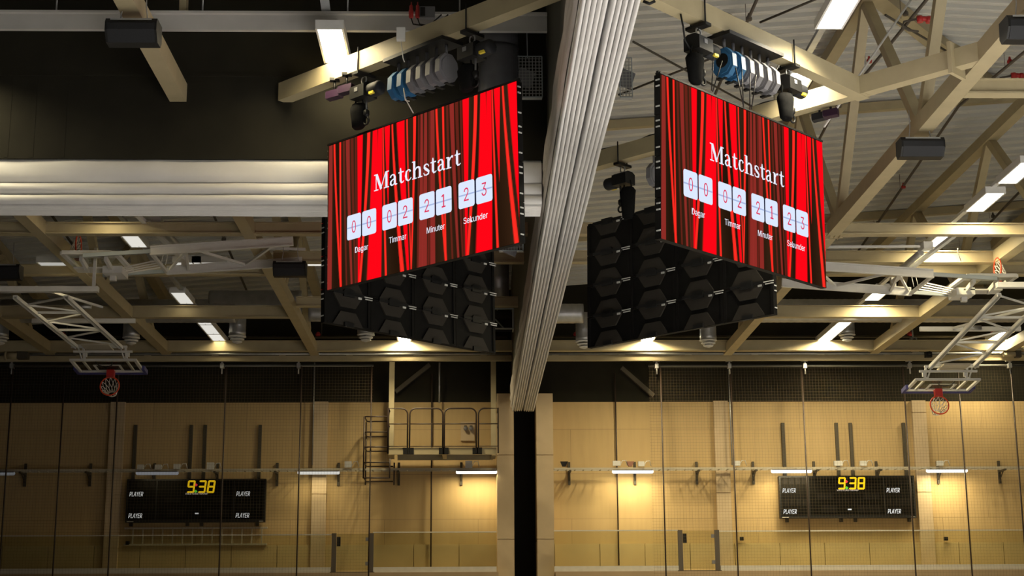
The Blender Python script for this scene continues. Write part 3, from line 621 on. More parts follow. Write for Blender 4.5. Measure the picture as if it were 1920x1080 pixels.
m = MB(); m.bar((-7.26, 28.5, 8.62), (-7.1, 43, 8.47), .10, .06); tag(m.build('lamp_channel', GALV), 'channel above the lamp row in the left hall', 'channel')
m = MB(); m.bar((-12.4, 39, 8.62), (-12.4, 43.5, 8.62), .10, .06); tag(m.build('lamp_channel', GALV), 'channel above the unlit lamps at the left edge', 'channel')
# light from the lamp just outside the left edge
area('lamp_light', (-7.7, 21.2, 8.5), .34, 1.28, 70, (1, .86, .55), spread=150)

# ------------------------------------------------------------------ loudspeakers
def speaker(X, Y, Z, label, w=.68):
    r = thing('loudspeaker', (X, Y, Z-.30), label, 'loudspeaker', 'black loudspeakers under the trusses')
    pr = [(-.17, 0), (.13, 0), (.17, -.06), (.17, -.17), (.06, -.30), (-.13, -.30), (-.19, -.22)]
    m = MB(); m.prism([V((X-w/2, Y-y, Z+z)) for y, z in pr], (w, 0, 0)); m.build('cabinet', BLACK, r)
    m = MB(); m.prism([V((X-w/2+.03, Y-y, Z+z)) for y, z in ((.172, -.07), (.18, -.08), (.18, -.165), (.075, -.30), (.06, -.305))], (w-.06, 0, 0)); m.build('grille', CHARC, r)
    m = MB(); m.box((X-w*.42, Y-.02, Z+.0), (X+w*.42, Y+.02, Z+.03)); m.box((X-w*.40, Y-.17, Z-.035), (X+w*.40, Y-.165, Z-.01))
    for s in (-1, 1): m.tube([(X+s*.18, Y, Z), (X+s*.15, Y, Z+.22), (X+s*.15, Y, Z+.5)], .008, 6)
    m.build('bracket', GALV, r); return r
p = PZ(1725, 262, 7.85); speaker(p.x, p.y, 7.85, 'black loudspeaker under the truss at right, above the white lamp row', .70)
p = PZ(1908, 36, 7.85); speaker(p.x+.15, p.y, 7.85, 'black loudspeaker cut off by the right edge at the top')
p = PZ(251, 42, 7.85); speaker(p.x, p.y, 7.85, 'black loudspeaker on the beige beam at upper left', .66)
p = PZ(10, 498, 7.8); speaker(p.x, p.y, 7.8, 'black loudspeaker at the left edge below the folded curtain')
p = PZ(544, 492, 7.8); speaker(p.x, p.y, 7.8, 'black loudspeaker behind white rails at the left video screen')

# ------------------------------------------------------------------ ducts, diffusers, pipes
def hduct(x0, x1, Y, Z, rad, label, ribs=True):
    m = MB(); n = int((x1-x0)/.09); m.lathe((x0, Y, Z), [(rad*(1+(.012 if i % 2 else -.004)), (x1-x0)*i/n) for i in range(n+1)], 22, axis=(1, 0, 0))
    return tag(m.build('air_duct', GALV), label, 'duct')
zd = zw(583, 39.8); hduct(7.4, 18, 39.8, zd, .31, 'silver spiral air duct across the right hall behind the lamps')
hduct(-15.5, -6.2, 39.8, zd, .31, 'silver spiral air duct across the left hall behind the hoop frame')
hduct(-6.9, -4.5, 39.8, zd+.25, .30, 'short higher piece of grey duct right of the lamps in the left hall')
hduct(-4.3, -3.4, 39.8, zw(588, 39.8), .21, 'short silver duct piece at the edge of the rear left screen'); hduct(1.75, 2.9, 39.8, zw(588, 39.8), .26, 'silver duct piece between the folded curtain and the rear right screen')
def diffuser(px, y0, y1, Y, label, rad=.22):
    if px == 1588: Y = 42.3
    x = xw(px, Y, y1); z1 = zw(y0, Y); z0 = zw(y1, Y)
    r = thing('air_diffuser', (x, Y, z0-.2), label, 'air diffuser', 'round air diffusers hanging from the ducts'); MB().lathe((x, Y, z0), [(rad, 0), (rad*1.02, .1), (rad, .12), (rad, .28), (rad*1.02, .3), (rad, .32), (rad, max(.75, z1-z0+.12))], 18).build('neck', GALV, r)
    m = MB()
    for k, (q, dz) in enumerate(((1.06, -.01), (.86, -.085), (.62, -.15))): m.lathe((x, Y, z0+dz-.03), [(rad*q*.75, 0), (rad*q, .02), (rad*q, .035), (rad*q*.7, .05)], 18)
    m.lathe((x, Y, z0-.2), [(.05, 0), (.05, .22)], 8); m.build('ring_stack', WHITE, r)
for px, a, b, l in [(445, 594, 630, 'air diffuser right of the lamp row in the left hall'), (246, 605, 632, 'air diffuser behind the low hoop frame in the left hall'), (686, 600, 627, 'air diffuser peeking out below the rear left screen'), (1095, 604, 640, 'air diffuser between curtain and rear right screen'), (1328, 605, 638, 'air diffuser below the rear right screen'), (1588, 604, 628, 'air diffuser behind the joined lamps in the right hall'), (0, 600, 632, 'air diffuser cut off by the left edge')]: diffuser(px, a, b, 40.4, l)
p = PY(936, 560, 37.6); m = MB(); m.lathe((p.x, 37.6, p.z), [(.25, 0), (.25, .5), (.255, .52), (.25, .54), (.25, 2.2)], 20); tag(m.build('air_duct', GALV), 'vertical grey duct just left of the folded curtain', 'duct')
p = PY(945, 145, 21.85); m = MB(); m.lathe((.38, 21.8, 7.75), [(.30*(1+(.03 if i % 2 else 0)), .055*i) for i in range(18)], 22); m.lathe((.38, 21.8, 8.66), [(.3, 0), (.3, .3)], 20); tag(m.build('flexible_duct', mat('dark_flexible_duct', (.10, .10, .11), .5, noise=.1)), 'dark flexible duct in the corner behind the left screen beam', 'duct')
def cage(x0, x1, y0, y1, Y, label, depth=.12):
    a, b = PY(x0, y1, Y), PY(x1, y0, Y); r = thing('wire_guard', ((a.x+b.x)/2, Y, a.z), label, 'wire guard')
    m = MB(); m.box((a.x, Y, a.z), (b.x, Y+depth, b.z)); m.build('mesh_cover', CAGEM, r)
    m = MB(); c = [(a.x, a.z), (b.x, a.z), (b.x, b.z), (a.x, b.z)]
    for (xa, za), (xb, zb_) in zip(c, c[1:]+c[:1]): m.bar((xa, Y, za), (xb, Y, zb_), .015, .015)
    m.build('frame', BLUESTEEL, r)
    q = (a+b)/2; MB().obox((q.x, Y+depth*.5, q.z), (.04, 0, .12), (0, .03, 0), (.11, 0, -.05)).build('detector', GREYPL, r); MB().tube([(q.x+.03, Y+depth*.5, b.z), (q.x+.02, Y+depth*.5, b.z+1.2)], .008, 6).build('hanger_wire', GALV, r); return r
cage(955, 1016, 106, 182, 21.7, 'square wire guard with a detector in the dark corner by the folded curtain')
cage(1163, 1184, 108, 182, 21.7, 'wire guard half hidden behind the right side of the folded curtain')
cage(936, 981, 457, 470, 27, 'flat wire guard just below the left video screen corner')
def boxframe(x0, x1, y0, y1, Y, label):
    a, b = PY(x0, y1, Y), PY(x1, y0, Y); r = thing('guard_box', ((a.x+b.x)/2, Y, a.z), label, 'box')
    m = MB(); c = [(a.x, a.z), (b.x, a.z), (b.x, b.z), (a.x, b.z)]
    for (xa, za), (xb, zb_) in zip(c, c[1:]+c[:1]): m.bar((xa, Y, za), (xb, Y, zb_), .05, .03); m.bar((xa, Y, za), (xa, Y+.4, za), .03, .03)
    m.bar((a.x+.05, Y+.3, b.z-.2), (a.x+.28, Y+.3, a.z+.05), .05, .03); m.build('frame', BLUESTEEL, r); MB().box((a.x, Y, a.z), (b.x, Y+.01, b.z)).build('pane', GLASS, r)
    MB().box((a.x, Y+.4, a.z), (b.x, Y+.41, b.z)).build('back_panel', CHARC, r)
    MB().tube([(a.x+.1, Y+.2, b.z), (a.x+.1, Y+.2, b.z+2.0)], .012, 6).build('hanger_rod', GALV, r)
boxframe(925, 962, 579, 616, 37.5, 'clear-fronted box with grey frame beside the far end of the curtain bulkhead')
for k, (X, za, lab) in enumerate([(5.15, 11.2, 'first thin sprinkler pipe from the curtain, under the right roof deck'), (8.1, 11.35, 'second thin sprinkler pipe, running behind the truss at right'), (11.0, 11.3, 'third thin sprinkler pipe, passing right of the loudspeaker'), (14.2, 11.4, 'thin sprinkler pipe at the far right'), (-6.3, 9.6, 'thin sprinkler pipe under the left roof deck'), (-10.0, 9.5, 'thin sprinkler pipe at the far left')]):
    r = thing('sprinkler_pipe', (X, 33, roofz(X, 33)-.4), lab, 'pipe', 'sprinkler pipes under the roof'); ya = 20 if X > 0 else 23
    pz_ = lambda y: roofz(X, y)-.42; m = MB(); m.tube([(X, ya, pz_(ya)), (X, 33, pz_(33)), (X, 44.5, pz_(44.5))], .032, 8); m.build('pipe', PIPE, r)
    y = ya+1.5
    while y < 44: MB().lathe((X, y, pz_(y)-.06), [(.055, 0), (.06, .05), (.03, .09), (.02, .14)], 8).build('sprinkler_head', RED if int(y) % 2 else PIPE, r); MB().tube([(X, y+.3, pz_(y)), (X, y+.3, pz_(y)+.4)], .006, 5).build('hanger_rod', PIPE, r); y += 2.7
for s, xa, xb in (('left', -15.5, 1.0), ('right', 1.8, 18.5)):
    zp = zw(632, 44.2); r = thing('sprinkler_pipe', ((xa+xb)/2, 44.2, zp), 'sprinkler pipe with red valves along the far wall of the %s hall' % s, 'pipe'); MB().tube([(xa, 44.2, zp), (xb, 44.2, zp)], .04, 8).build('pipe', STRUT, r)
    x = xa+1.2
    while x < xb: MB().lathe((x, 44.2, zp+.02), [(.05, 0), (.09, .05), (.05, .12), (.02, .14)], 8).build('valve', RED, r); MB().tube([(x+.1, 44.2, zp), (x+.1, 44.2, zp+1.0)], .015, 6).build('hanger_rod', STRUT, r); x += 2.45
# red pipe couplings and brace rods at upper right
for (x, y, Y, l) in ((1733, 36, 26.5, 'red pipe fitting high under the roof at upper right'), (1908, 142, 31.0, 'red pipe fitting at the right edge under the roof')):
    p = PY(x, y, Y); r = thing('pipe_fitting', p, l, 'pipe fitting'); m = MB(); m.tube([p+V((-.14, 0, .02)), p+V((.12, 0, 0))], .05, 8); m.lathe(p+V((-.08, 0, -.06)), [(.06, 0), (.07, .08), (.05, .12)], 8); m.lathe(p+V((.08, 0, -.07)), [(.06, 0), (.07, .08), (.05, .12)], 8); m.build('coupling', RED, r)
    MB().tube([p+V((-.14, 0, .0)), p+V((-.38, 0, -.05)), p+V((-.42, 0, -.16)), p+V((-.3, 0, -.22)), p+V((-.1, .1, -.2))], .022, 8).build('hose', PIPE, r)
for (x0, y0, x1, y1, l) in ((1187, 78, 1420, 205, 'thin brace rod falling to the right behind the first right hoist'), (1160, 178, 1345, 105, 'thin brace rod rising to the right behind the first right hoist'), (1425, 42, 1545, -8, 'thin brace rod rising to the lamp at the top edge'), (1660, 28, 1790, 105, 'grey brace rod crossing behind the truss at upper right')):
    zz = 11.3 if x0 == 1160 else 11.2; wire('brace_rod', [PZ(x0, y0, zz), PZ(x1, y1, zz)], .022, STRUT, l, 'rod', 'thin brace rods under the roof')
wire('pull_cord', [PY(1712, -6, 24.5), PY(1545, 238, 24.5)], .022, WHITE, 'white diagonal cord crossing the trusses at upper right', 'cord')

# ------------------------------------------------------------------ basketball hoops
def rim(m_parent, c, a1, a2, label=None):               # ring in the plane a1,a2
    m = MB(); m.tube([c+a1*(.228*math.cos(k*PI/14))+a2*(.228*math.sin(k*PI/14)) for k in range(28)], .016, 8, closed=True); return m.build('rim', ORANGE, m_parent)
def hoop_net(parent, c, a1, a2, tgt):
    m = MB(); n = 12
    for k in range(n):
        for s in (-1, 1):
            pts = []
            for t in (0, .35, .7, 1.0):
                a = (k+s*t*1.4)*2*PI/n; rr = .225*(1-.55*t); pts.append(c+a1*(rr*math.cos(a))+a2*(rr*math.sin(a)*(1-.4*t))+tgt*t+V((0, 0, -.05*t*t)))
            m.tube(pts, .008, 5)
    e = c+tgt+V((0, 0, -.05)); m.tube([e+a1*(.10*math.cos(k*PI/6))+a2*(.06*math.sin(k*PI/6)) for k in range(12)], .014, 5, closed=True)
    return m.build('net', NETC, parent)
def low_hoop(s, dz, label):
    # s = 1: right hall, -1: mirrored into the left hall
    T = lambda x, y, z: V((x if s > 0 else 2.62-x, y, z+dz))
    r = thing('basketball_hoop', T(11.43, 37, 5.6), label, 'basketball hoop')
    ex = V((1, 0, 0)); top = T(11.43, 36.5, 6.14); bot = T(11.43, 37.5, 6.02); ey = (top-bot).normalized(); nd = V((0, ey.z, -ey.y)); nd = -nd if nd.z > 0 else nd
    B = lambda x, y, d=0: bot+ex*x+ey*y+nd*d            # y measured from the lower edge
    h = (top-bot).length; hw = .79
    MB().add([B(-hw, 0), B(hw, 0), B(hw, h), B(-hw, h)], [(0, 1, 2, 3)]).build('backboard', ACRYL, r)
    m = MB()
    for p, q in (((-hw, .02), (hw, .02)), ((-hw, h-.03), (hw, h-.03)), ((-hw+.03, 0), (-hw+.03, h)), ((hw-.03, 0), (hw-.03, h))): m.bar(B(*p), B(*q), .07, .05, up=nd)
    for x in (-.52, .52): m.bar(B(x, .02, -.03), B(x, h, -.03), .05, .04, up=nd)
    m.build('board_frame', WHITE, r)
    m = MB()
    for p, q in (((-.30, .16), (.30, .16)), ((-.30, .60), (.30, .60)), ((-.30, .14), (-.30, .62)), ((.30, .14), (.30, .62))): m.bar(B(*p, .012), B(*q, .012), .055, .01, up=nd)
    m.build('target_square', WHITE, r)
    m = MB(); m.bar(B(-hw-.06, -.03, 0), B(hw+.06, -.03, 0), .09, .10, up=nd)
    for q in (-1, 1): m.bar(B(q*(hw+.03), -.06), B(q*(hw+.03), .36), .07, .10, up=nd)
    m.build('edge_padding', NAVY, r)
    rc = B(0, .13, .40); m = MB(); m.obox(B(0, .13, .09), ex*.09, ey*.07, nd*.09); m.bar(B(0, .13, .1), B(0, .13, .18), .16, .10, up=ey); m.build('rim_bracket', RED, r)
    rim(r, rc, ex, nd); hoop_net(r, rc, ex, nd, V((0, .30, -.10)))
    m = MB(); m.tube([B(-.22, h, -.02), B(-.16, h-.25, .06), B(0, h-.34, .08), B(.16, h-.25, .06), B(.22, h, -.02)], .012, 6); m.build('tension_cable', BLACK, r)
    # folded-up frame
    f0, f1 = (36.45, 6.45), (31.3, 7.08 if s > 0 else 7.03-dz)
    rail = lambda x, t: T(x, f0[0]+(f1[0]-f0[0])*t, f0[1]+(f1[1]-f0[1])*t)
    for x in (11.0, 12.04):
        m = MB(); up = V((0, .12, 1)); p, q = rail(x, 0), rail(x, 1); m.bar(p, q, .09, .025, up=up)
        for k in (-1, 1): m.bar(p+V((k*.04, 0, -.03)), q+V((k*.04, 0, -.03)), .018, .07, up=up)
        m.build('rail', WHITE, r)
    m = MB()
    for t in (.02, .36, .70): m.bar(rail(11.0, t), rail(12.04, t), .05, .05)
    for t0, t1, d in ((.03, .20, 1), (.20, .35, -1), (.37, .53, 1), (.53, .69, -1), (.71, .84, 1), (.84, .98, -1)):
        a, b = (11.0, 12.04) if d > 0 else (12.04, 11.0); m.bar(rail(a, t0), rail(b, t1), .035, .035)
    m.build('lattice', WHITE, r)
    m = MB(); m.bar(T(10.86, 36.45, 6.44), T(12.18, 36.45, 6.44), .06, .05); m.bar(T(10.72, 36.42, 6.32), T(12.12, 36.42, 6.32), .06, .05); m.build('cross_bar', WHITE, r)
    for x in (10.95, 11.95):
        m = MB(); m.bar(T(x-.05, 36.45, 6.45), T(x-.09, 36.47, 6.16), .05, .05); m.bar(T(x+.07, 36.4, 6.45), T(x-.02, 36.47, 6.16), .03, .03); m.bar(T(x-.12, 36.47, 6.2), T(x-.12, 36.47, 6.34), .05, .08); m.build('bracket', WHITE, r)
    MB().obox(T(11.52, 36.3, 6.40), (.32, 0, 0), (0, .3, -.02), (0, 0, .02)).build('ballast_board', LADDERM, r)
    m = MB(); zt = 7.30; m.bar(T(10.35, 34.9, 7.05 if s > 0 else 7.25-dz), T(12.7, 34.9, 7.05 if s > 0 else 7.25-dz), .09, .10); m.build('ceiling_bar', WHITE, r)
    m = MB(); m.bar(T(11.1, 34.8, 7.05), T(12.0, 32.6, 7.02), .05, .05); m.build('strut', WHITE, r)
    m = MB(); m.tube([T(11.35, 34.8, 7.06), T(11.75, 34.8, 7.06)], .05, 10); m.build('drum', GALV, r)
    xa_, xb_ = (10.9, 14.4) if s > 0 else (10.3, 14.4); zp = 7.16 if s > 0 else 7.07-dz
    m = MB(); m.box(T(xa_, 31.05, zp), T(xb_, 31.2, zp+.11)); m.build('pivot_beam', WHITE, r)
    for x in ((14.2,) if s > 0 else (xa_+.1, 14.2)): MB().bar(T(x, 31.12, zp+.1), T(x, 31.12, 8.0-dz), .06, .06).build('hanger', WHITE, r)
    return r
low_hoop(1, 0, 'basketball hoop with clear backboard folded low at the right, above the pale pilaster')
low_hoop(-1, .5, 'basketball hoop with clear backboard folded low at the left, in the dark')
def raised_hoop(s, c, label):                            # board lies flat, rim on top; rails run towards the hall centre
    c = V(c); r = thing('basketball_hoop', c-V((0, 0, .2)), label, 'basketball hoop'); X = lambda x, y, z: c+V((s*x, y, z))
    sl = -.07
    for y in (-.95, .75):
        m = MB(); p, q = X(-3.6, y, -3.3*sl), X(-.75, y, -.75*sl-.02); up = (0, 0, 1); m.bar(p, q, .10, .16, up); m.bar(p+V((0, -.06, .08)), q+V((0, -.06, .08)), .03, .03, up); m.bar(p+V((0, -.06, -.08)), q+V((0, -.06, -.08)), .03, .03, up); m.build('rail', WHITE, r)
        m = MB(); m.bar(X(-.75, y, .03), X(.6, y, -.06), .06, .08); m.build('inner_rail', BLUESTEEL, r)
    m = MB(); x = -3.3; d = 1
    for x0, x1 in ((-3.3, -2.4), (-2.4, -1.5), (-1.5, -.8)):
        ya, yb = (-.95, .75) if d > 0 else (.75, -.95); m.bar(X(x0, ya, -x0*.07), X(x1, yb, -x1*.07), .05, .05); d = -d
    m.bar(X(-1.45, -.95, .08), X(-1.2, .75, .05), .05, .05); m.bar(X(-.75, -.95, .0), X(-.75, .75, .0), .06, .06); m.build('lattice', WHITE, r)
    m = MB()
    for k in range(4): m.bar(X(-.75, -.25+k*.2, .02), X(.15, .05+k*.14, -.10), .025, .025)
    m.build('spring_rods', NETC, r)
    m = MB(); m.box(X(-.02, -.85, .02), X(1.05, .65, .05)); m.build('backboard', ACRYL, r)
    m = MB()
    for p, q in (((-.02, -.85), (1.05, -.85)), ((-.02, .65), (1.05, .65)), ((-.02, -.85), (-.02, .65)), ((1.05, -.85), (1.05, .65))): m.bar(X(*p, .02), X(*q, .02), .09, .07)
    m.obox(X(.55, -.62, .05), (.50, 0, 0), (0, .28, 0), (0, 0, .012)); m.build('board_frame', WHITE, r)
    m = MB()
    for x in (.25, .75): m.bar(X(x, -.55, -.01), X(x, .1, -.12), .06, .10)
    m.box(X(.02, -.05, -.20), X(.42, .55, -.05)); m.box(X(.2, .2, -.30), X(.32, .3, -.18)); m.obox(X(.6, .15, -.09), (.42, 0, 0), (0, .2, 0), (0, 0, .015)); m.build('mount_plate', WHITE, r)
    rc = X(.92, -.12, .36); m = MB(); m.bar(X(.92, -.12, .05), X(.92, -.12, .14), .1, .16); m.build('rim_bracket', RED, r)
    rim(r, rc, V((0, 1, 0)), V((0, 0, 1))); hoop_net(r, rc, V((0, 1, 0)), V((0, 0, 1)), V((s*.16, 0, -.12)))
    # lifting winch on its rail
    m = MB(); m.bar(X(-.55, -1.9, .62), X(-1.05, 1.0, .33), .09, .07); m.box(X(-1.1, .95, .18), X(-1.0, 1.1, .42)); m.box(X(-.60, -1.95, .62), X(-.50, -1.8, .78)); m.build('winch_rail', WHITE, r)
    m = MB(); m.tube([X(-.95, -.9, .52), X(-1.12, .5, .40)], .07, 10); m.build('winch_drum', GALV, r)
    m = MB(); m.bar(X(-1.0, -1.0, .62), X(-3.7, -1.0, .60), .05, .05); m.bar(X(-1.15, .45, .50), X(-3.7, .4, .42), .05, .05); split(m, 'push_rod', WHITE, r); MB().box(X(-.95, -1.12, .55), X(-.75, -.9, .70)).build('bracket', WHITE, r)
    m = MB()
    for k in range(2): m.tube([X(-.9+k*.08, .2, .5), X(-.8+k*.1, .3, .05)], .008, 5)
    m.tube([X(-.2, -1.0, .58), X(-.2, -1.0, .5), X(-.15, -1.0, .3)], .01, 6); split(m, 'cord', NETC, r)
    return r
q = PY(1790, 536, 32.3); raised_hoop(1, q, 'basketball hoop swung up under the roof in the right hall, orange rim on top')
q = PY(232, 495, 31.3); raised_hoop(-1, q, 'basketball hoop swung up under the roof in the left hall, orange rim on top')

# ------------------------------------------------------------------ far wall: tray, tubes, scoreboards
def cable_tray(px0, px1, bracket_px, label):
    Y0, Y1 = 44.42, 44.74; x0, x1 = xw(px0, Y0, 880), xw(px1, Y0, 880); z0 = zw(881, Y0)
    r = thing('cable_tray', ((x0+x1)/2, 44.6, z0), label, 'cable tray')
    m = MB(); m.box((x0, Y0, z0), (x1, Y0+.02, z0+.06)); m.box((x0, Y1, z0), (x1, Y1+.02, z0+.06)); x = x0+.1
    while x < x1: m.box((x, Y0, z0), (x+.03, Y1, z0+.015)); x += .245
    m.build('ladder_tray', LADDERM, r)
    m = MB(); m.tube([(x0+(x1-x0)*i/40, 44.56+.03*math.sin(i*1.3), z0+.03) for i in range(41)], .02, 6); m.build('cables', BLACK, r)
    for k, px in enumerate(bracket_px):
        x = xw(px, 44.97, 880); m = MB(); m.box((x-.035, 44.93, z0-.38), (x+.035, 45.0, z0+.28)); m.box((x-.03, 44.4, z0-.05), (x+.03, 44.95, z0-.005)); m.bar((x, 44.93, z0-.26), (x, 44.6, z0-.04), .02, .03); m.build('bracket', STRUT, r)
    return r
cable_tray(1039, 1960, [1067, 1190, 1306, 1412, 1526, 1643, 1758, 1873], 'pale ladder cable tray along the far wall of the right hall')
cable_tray(-20, 931, [48, 170, 290, 408, 520, 635, 748, 865], 'pale ladder cable tray along the far wall of the left hall')
tubes = [(-30, 28, .10, 0, 'dark tube light cut off by the left edge below the cable tray'), (255, 335, .16, 4, 'dimmed grey tube light above the left scoreboard'), (558, 637, .62, 14, 'slightly dimmed tube light left of the ladder cage'), (855, 932, 1.6, 45, 'bright tube light below the work platform'),
         (1148, 1225, 3, 52, 'bright tube light right of the pale pilasters'), (1446, 1522, 3, 52, 'bright tube light above the left end of the right scoreboard'), (1737, 1814, 3, 52, 'bright tube light right of the right scoreboard')]
for a, b, em, pw, l in tubes:
    Y = 44.35; x0, x1 = xw(a, Y, 885), xw(b, Y, 885); z = zw(888, Y); r = thing('tube_light', ((x0+x1)/2, Y, z), l, 'tube light', 'tube lights under the cable tray')
    m = MB(); m.box((x0+.02, Y-.05, z+.07), (x1-.02, Y+.05, z+.10)); m.build('housing', GREYPL, r)
    m = MB(); m.tube([(x0, Y, z+.045), (x0+.03, Y, z+.045), (x1-.03, Y, z+.045), (x1, Y, z+.045)], [.03, .052, .052, .03], 10); m.build('diffuser', emit_mat('tube_diffuser', (1, .97, .88) if em > .5 else (.93, .95, 1), em), r)
    if pw:
        o = area('tube_light_source', (0, 0, 0), (x1-x0)*.95, .10, pw, (1, .82, .46), (math.radians(-0), 0, 0)); o.parent = r; o.location = (0, .02, -.012)
def jbox(px, y, l, w=.18, h=.14, mt=WHITE, shape=0):
    p = PY(px, y, 44.45); r = thing('junction_box', (p.x, 44.45, p.z-h/2), l, 'box'); m = MB(); m.box((p.x-w/2, 44.38, p.z-h/2), (p.x+w/2, 44.5, p.z+h/2)); m.build('box', mt, r)
    m = MB(); m.tube([(p.x+w/2, 44.45, p.z-.04), (p.x+w/2+.06, 44.45, p.z+.08), (p.x+w/2+.16, 44.45, p.z+.09), (p.x+w/2+.2, 44.47, p.z-.06)], .012, 6); m.build('cable', WHITE, r); return r
for px, y, l, k in [(264, 876, 'small box on the cable tray at the left end of the dimmed tube light', {}), (297, 876, 'small box on the cable tray above the middle of the dimmed tube light', {}), (332, 875, 'small box on the cable tray at the right end of the dimmed tube light', {}), (395, 874, 'round-topped box on the cable tray above the left scoreboard', dict(w=.2, h=.2)), (653, 871, 'white box on the cable tray just left of the ladder cage', dict(w=.2, h=.18)),
                    (879, 871, 'white box on the cable tray under the work platform', dict(w=.2, h=.2)), (1156, 869, 'white box above the left end of the tube light beside the pale pilasters', dict(w=.22)), (1202, 870, 'white box above the right end of the tube light beside the pale pilasters', {}), (1381, 869, 'white box on the cable tray in front of the flat pilaster', {}), (1571, 869, 'wide white box on the cable tray above the score clock', dict(w=.24)), (1618, 869, 'white box with looped cable on the cable tray right of the score clock', {}), (1762, 869, 'white box above the tube light right of the right scoreboard', {})]: jbox(px, y, l, **k)
for px, mt, l in ((1057, BLACK, 'small black wire basket at the left end of the right cable tray'), (1181, mat('red_brown_basket', (.28, .13, .09), .6), 'small red-brown basket above the tube light beside the pale pilasters')):
    p = PY(px, 871, 44.5); m = MB(); m.prism([(p.x-.10, 44.4, p.z+.08), (p.x+.12, 44.4, p.z+.08), (p.x+.05, 44.4, p.z-.06), (p.x-.04, 44.4, p.z-.06)], (0, .14, 0)); tag(m.build('basket', mt), l, 'basket')
SEG = {'0': 'abcdef', '3': 'abgcd', '8': 'abcdefg', '9': 'abcdfg'}
def seven(m, ch, o, w, h, t, ux, uy):
    P = {'a': ((0, 1), (1, 1)), 'b': ((1, 1), (1, .5)), 'c': ((1, .5), (1, 0)), 'd': ((0, 0), (1, 0)), 'e': ((0, .5), (0, 0)), 'f': ((0, 1), (0, .5)), 'g': ((0, .5), (1, .5))}
    for sg in SEG[ch]:
        a, b = P[sg]; A = o+ux*(a[0]*w+a[1]*h*.10)+uy*a[1]*h; B_ = o+ux*(b[0]*w+b[1]*h*.10)+uy*b[1]*h; d = (B_-A).normalized(); nrm = ux.cross(uy); sd = nrm.cross(d)*t/2
        m.add([A-d*t*.4, A+d*t*.1+sd, B_-d*t*.1+sd, B_+d*t*.4, B_-d*t*.1-sd, A+d*t*.1-sd], [(5, 4, 3, 2, 1, 0)])
def scoreboard(px0, px1, y0, y1, bars, bary, lit, label, lean):
    Y = 44.72; x0, x1 = xw(px0, Y, (y0+y1)/2), xw(px1, Y, (y0+y1)/2); z1, z0 = zw(y0, Y, (px0+px1)/2), zw(y1, Y, (px0+px1)/2); W_, H_ = x1-x0, z1-z0
    r = thing('scoreboard', ((x0+x1)/2, Y, z0), label, 'scoreboard', 'electronic scoreboards')
    m = MB(); m.box((x0, Y, z0), (x1, Y+.20, z1)); b = m.build('casing', BLACK, r)
    ux, uy = V((1, 0, 0)), V((0, 0, 1)); P = lambda u, v, d=.006: V((x0+u*W_, Y-d, z0+v*H_))
    m = MB()
    for u0, u1 in ((.012, .212), (.222, .768), (.778, .988)): m.box(P(u0, .06, .004), P(u1, .96, 0))
    m.build('face_panel', mat('dark_score_face', (.004, .0035, .0025), .7, spec=.08), r)
    m = MB(); fm = mat('dim_unlit_segments', (.008, .007, .006), .7, spec=.1)
    for u0 in (.025, .79):
        for v0 in (.80, .30):
            for k in range(4): m.box(P(u0+k*.047, v0, .007), P(u0+.036+k*.047, v0+.14, .004))
    for u0, u1, v0, v1 in ((.275, .39, .45, .57), (.62, .735, .45, .57), (.30, .42, .12, .30), (.57, .74, .12, .30)): m.box(P(u0, v0, .007), P(u1, v1, .004))
    split(m, 'unlit_digit', fm, r)
    wm = emit_mat('lit_white_text', (1, 1, .95), .9*lit)
    for u, v in ((.022, .60), (.022, .10), (.790, .60), (.790, .10)):
        m = MB(); put_text(m, 'PLAYER', P(u, v), ux, uy, .098*W_, .105*H_, shear=.25, bold=.018); m.build('player_lettering', wm, r)
    m = MB(); put_text(m, 'WESTERSTRAND', P(.425, .635), ux, uy, .158*W_, .040*H_, shear=.2, bold=.02); m.build('maker_lettering', emit_mat('lit_pale_text', (.9, .75, .6), .75*lit), r)
    m = MB(); ht = .255*H_; o = P(.436, .69)
    for k, (ch, du) in enumerate(zip('938', (0, .080, .144))): seven(m, ch, P(.438+du, .692), .042*W_, ht, .042*H_, ux, uy)
    m.build('clock_digits', emit_mat('lit_yellow_segments', (1, .62, .01), 1.25*lit), r)
    for v, c, nm in ((.86, (1, .06, .08), 'red'), (.71, (.15, .75, .05), 'green')):
        m = MB(); q = P(.497, v); m.add([q+ux*.05, q+uy*.05, q-ux*.05, q-uy*.05], [(0, 1, 2, 3)]); tag(m.build('colon_dot', emit_mat('lit_%s_dot' % nm, c, 1.0*lit), r), '%s colon dot' % nm)
    m = MB(); m.box(P(.497, .185, .008), P(.524, .215, .004)); m.build('dash_mark', wm, r)
    m = MB(); m.box(P(.012, .012, .01), P(.06, .022, 0)); m.box(P(.96, .012, .01), P(.99, .022, 0)); split(m, 'edge_strip', ALU, r)
    for px in bars:
        x = xw(px, 44.95, 850); m = MB(); m.box((x-.045, 44.90, z0-.10), (x+.045, 45.0, zw(bary, 44.95, px))); m.build('mounting_bar', STRUT, r)
    return r
scoreboard(1462, 1716, 892, 971, [1470, 1570.5, 1597, 1697], 793, 1.0, 'black scoreboard with yellow clock on the far wall of the right hall', 0)
scoreboard(236.5, 497.5, 898, 979, [252, 357, 383, 486.5], 797, .42, 'black scoreboard with dimmed yellow clock on the far wall of the left hall', 0)
r = thing('wall_ladder', (xw(366, 44.9, 1005), 44.9, zw(1022, 44.9, 366)), 'pale ladder stored sideways on the wall under the left scoreboard', 'ladder')
lx0, lx1 = xw(233, 44.88, 1005), xw(501, 44.88, 1005); za, zb2 = zw(990, 44.88, 366), zw(1021, 44.88, 366)
for z in (za, zb2): MB().box((lx0, 44.86, z-.025), (lx1, 44.92, z+.025)).build('rail', LADDERM, r)
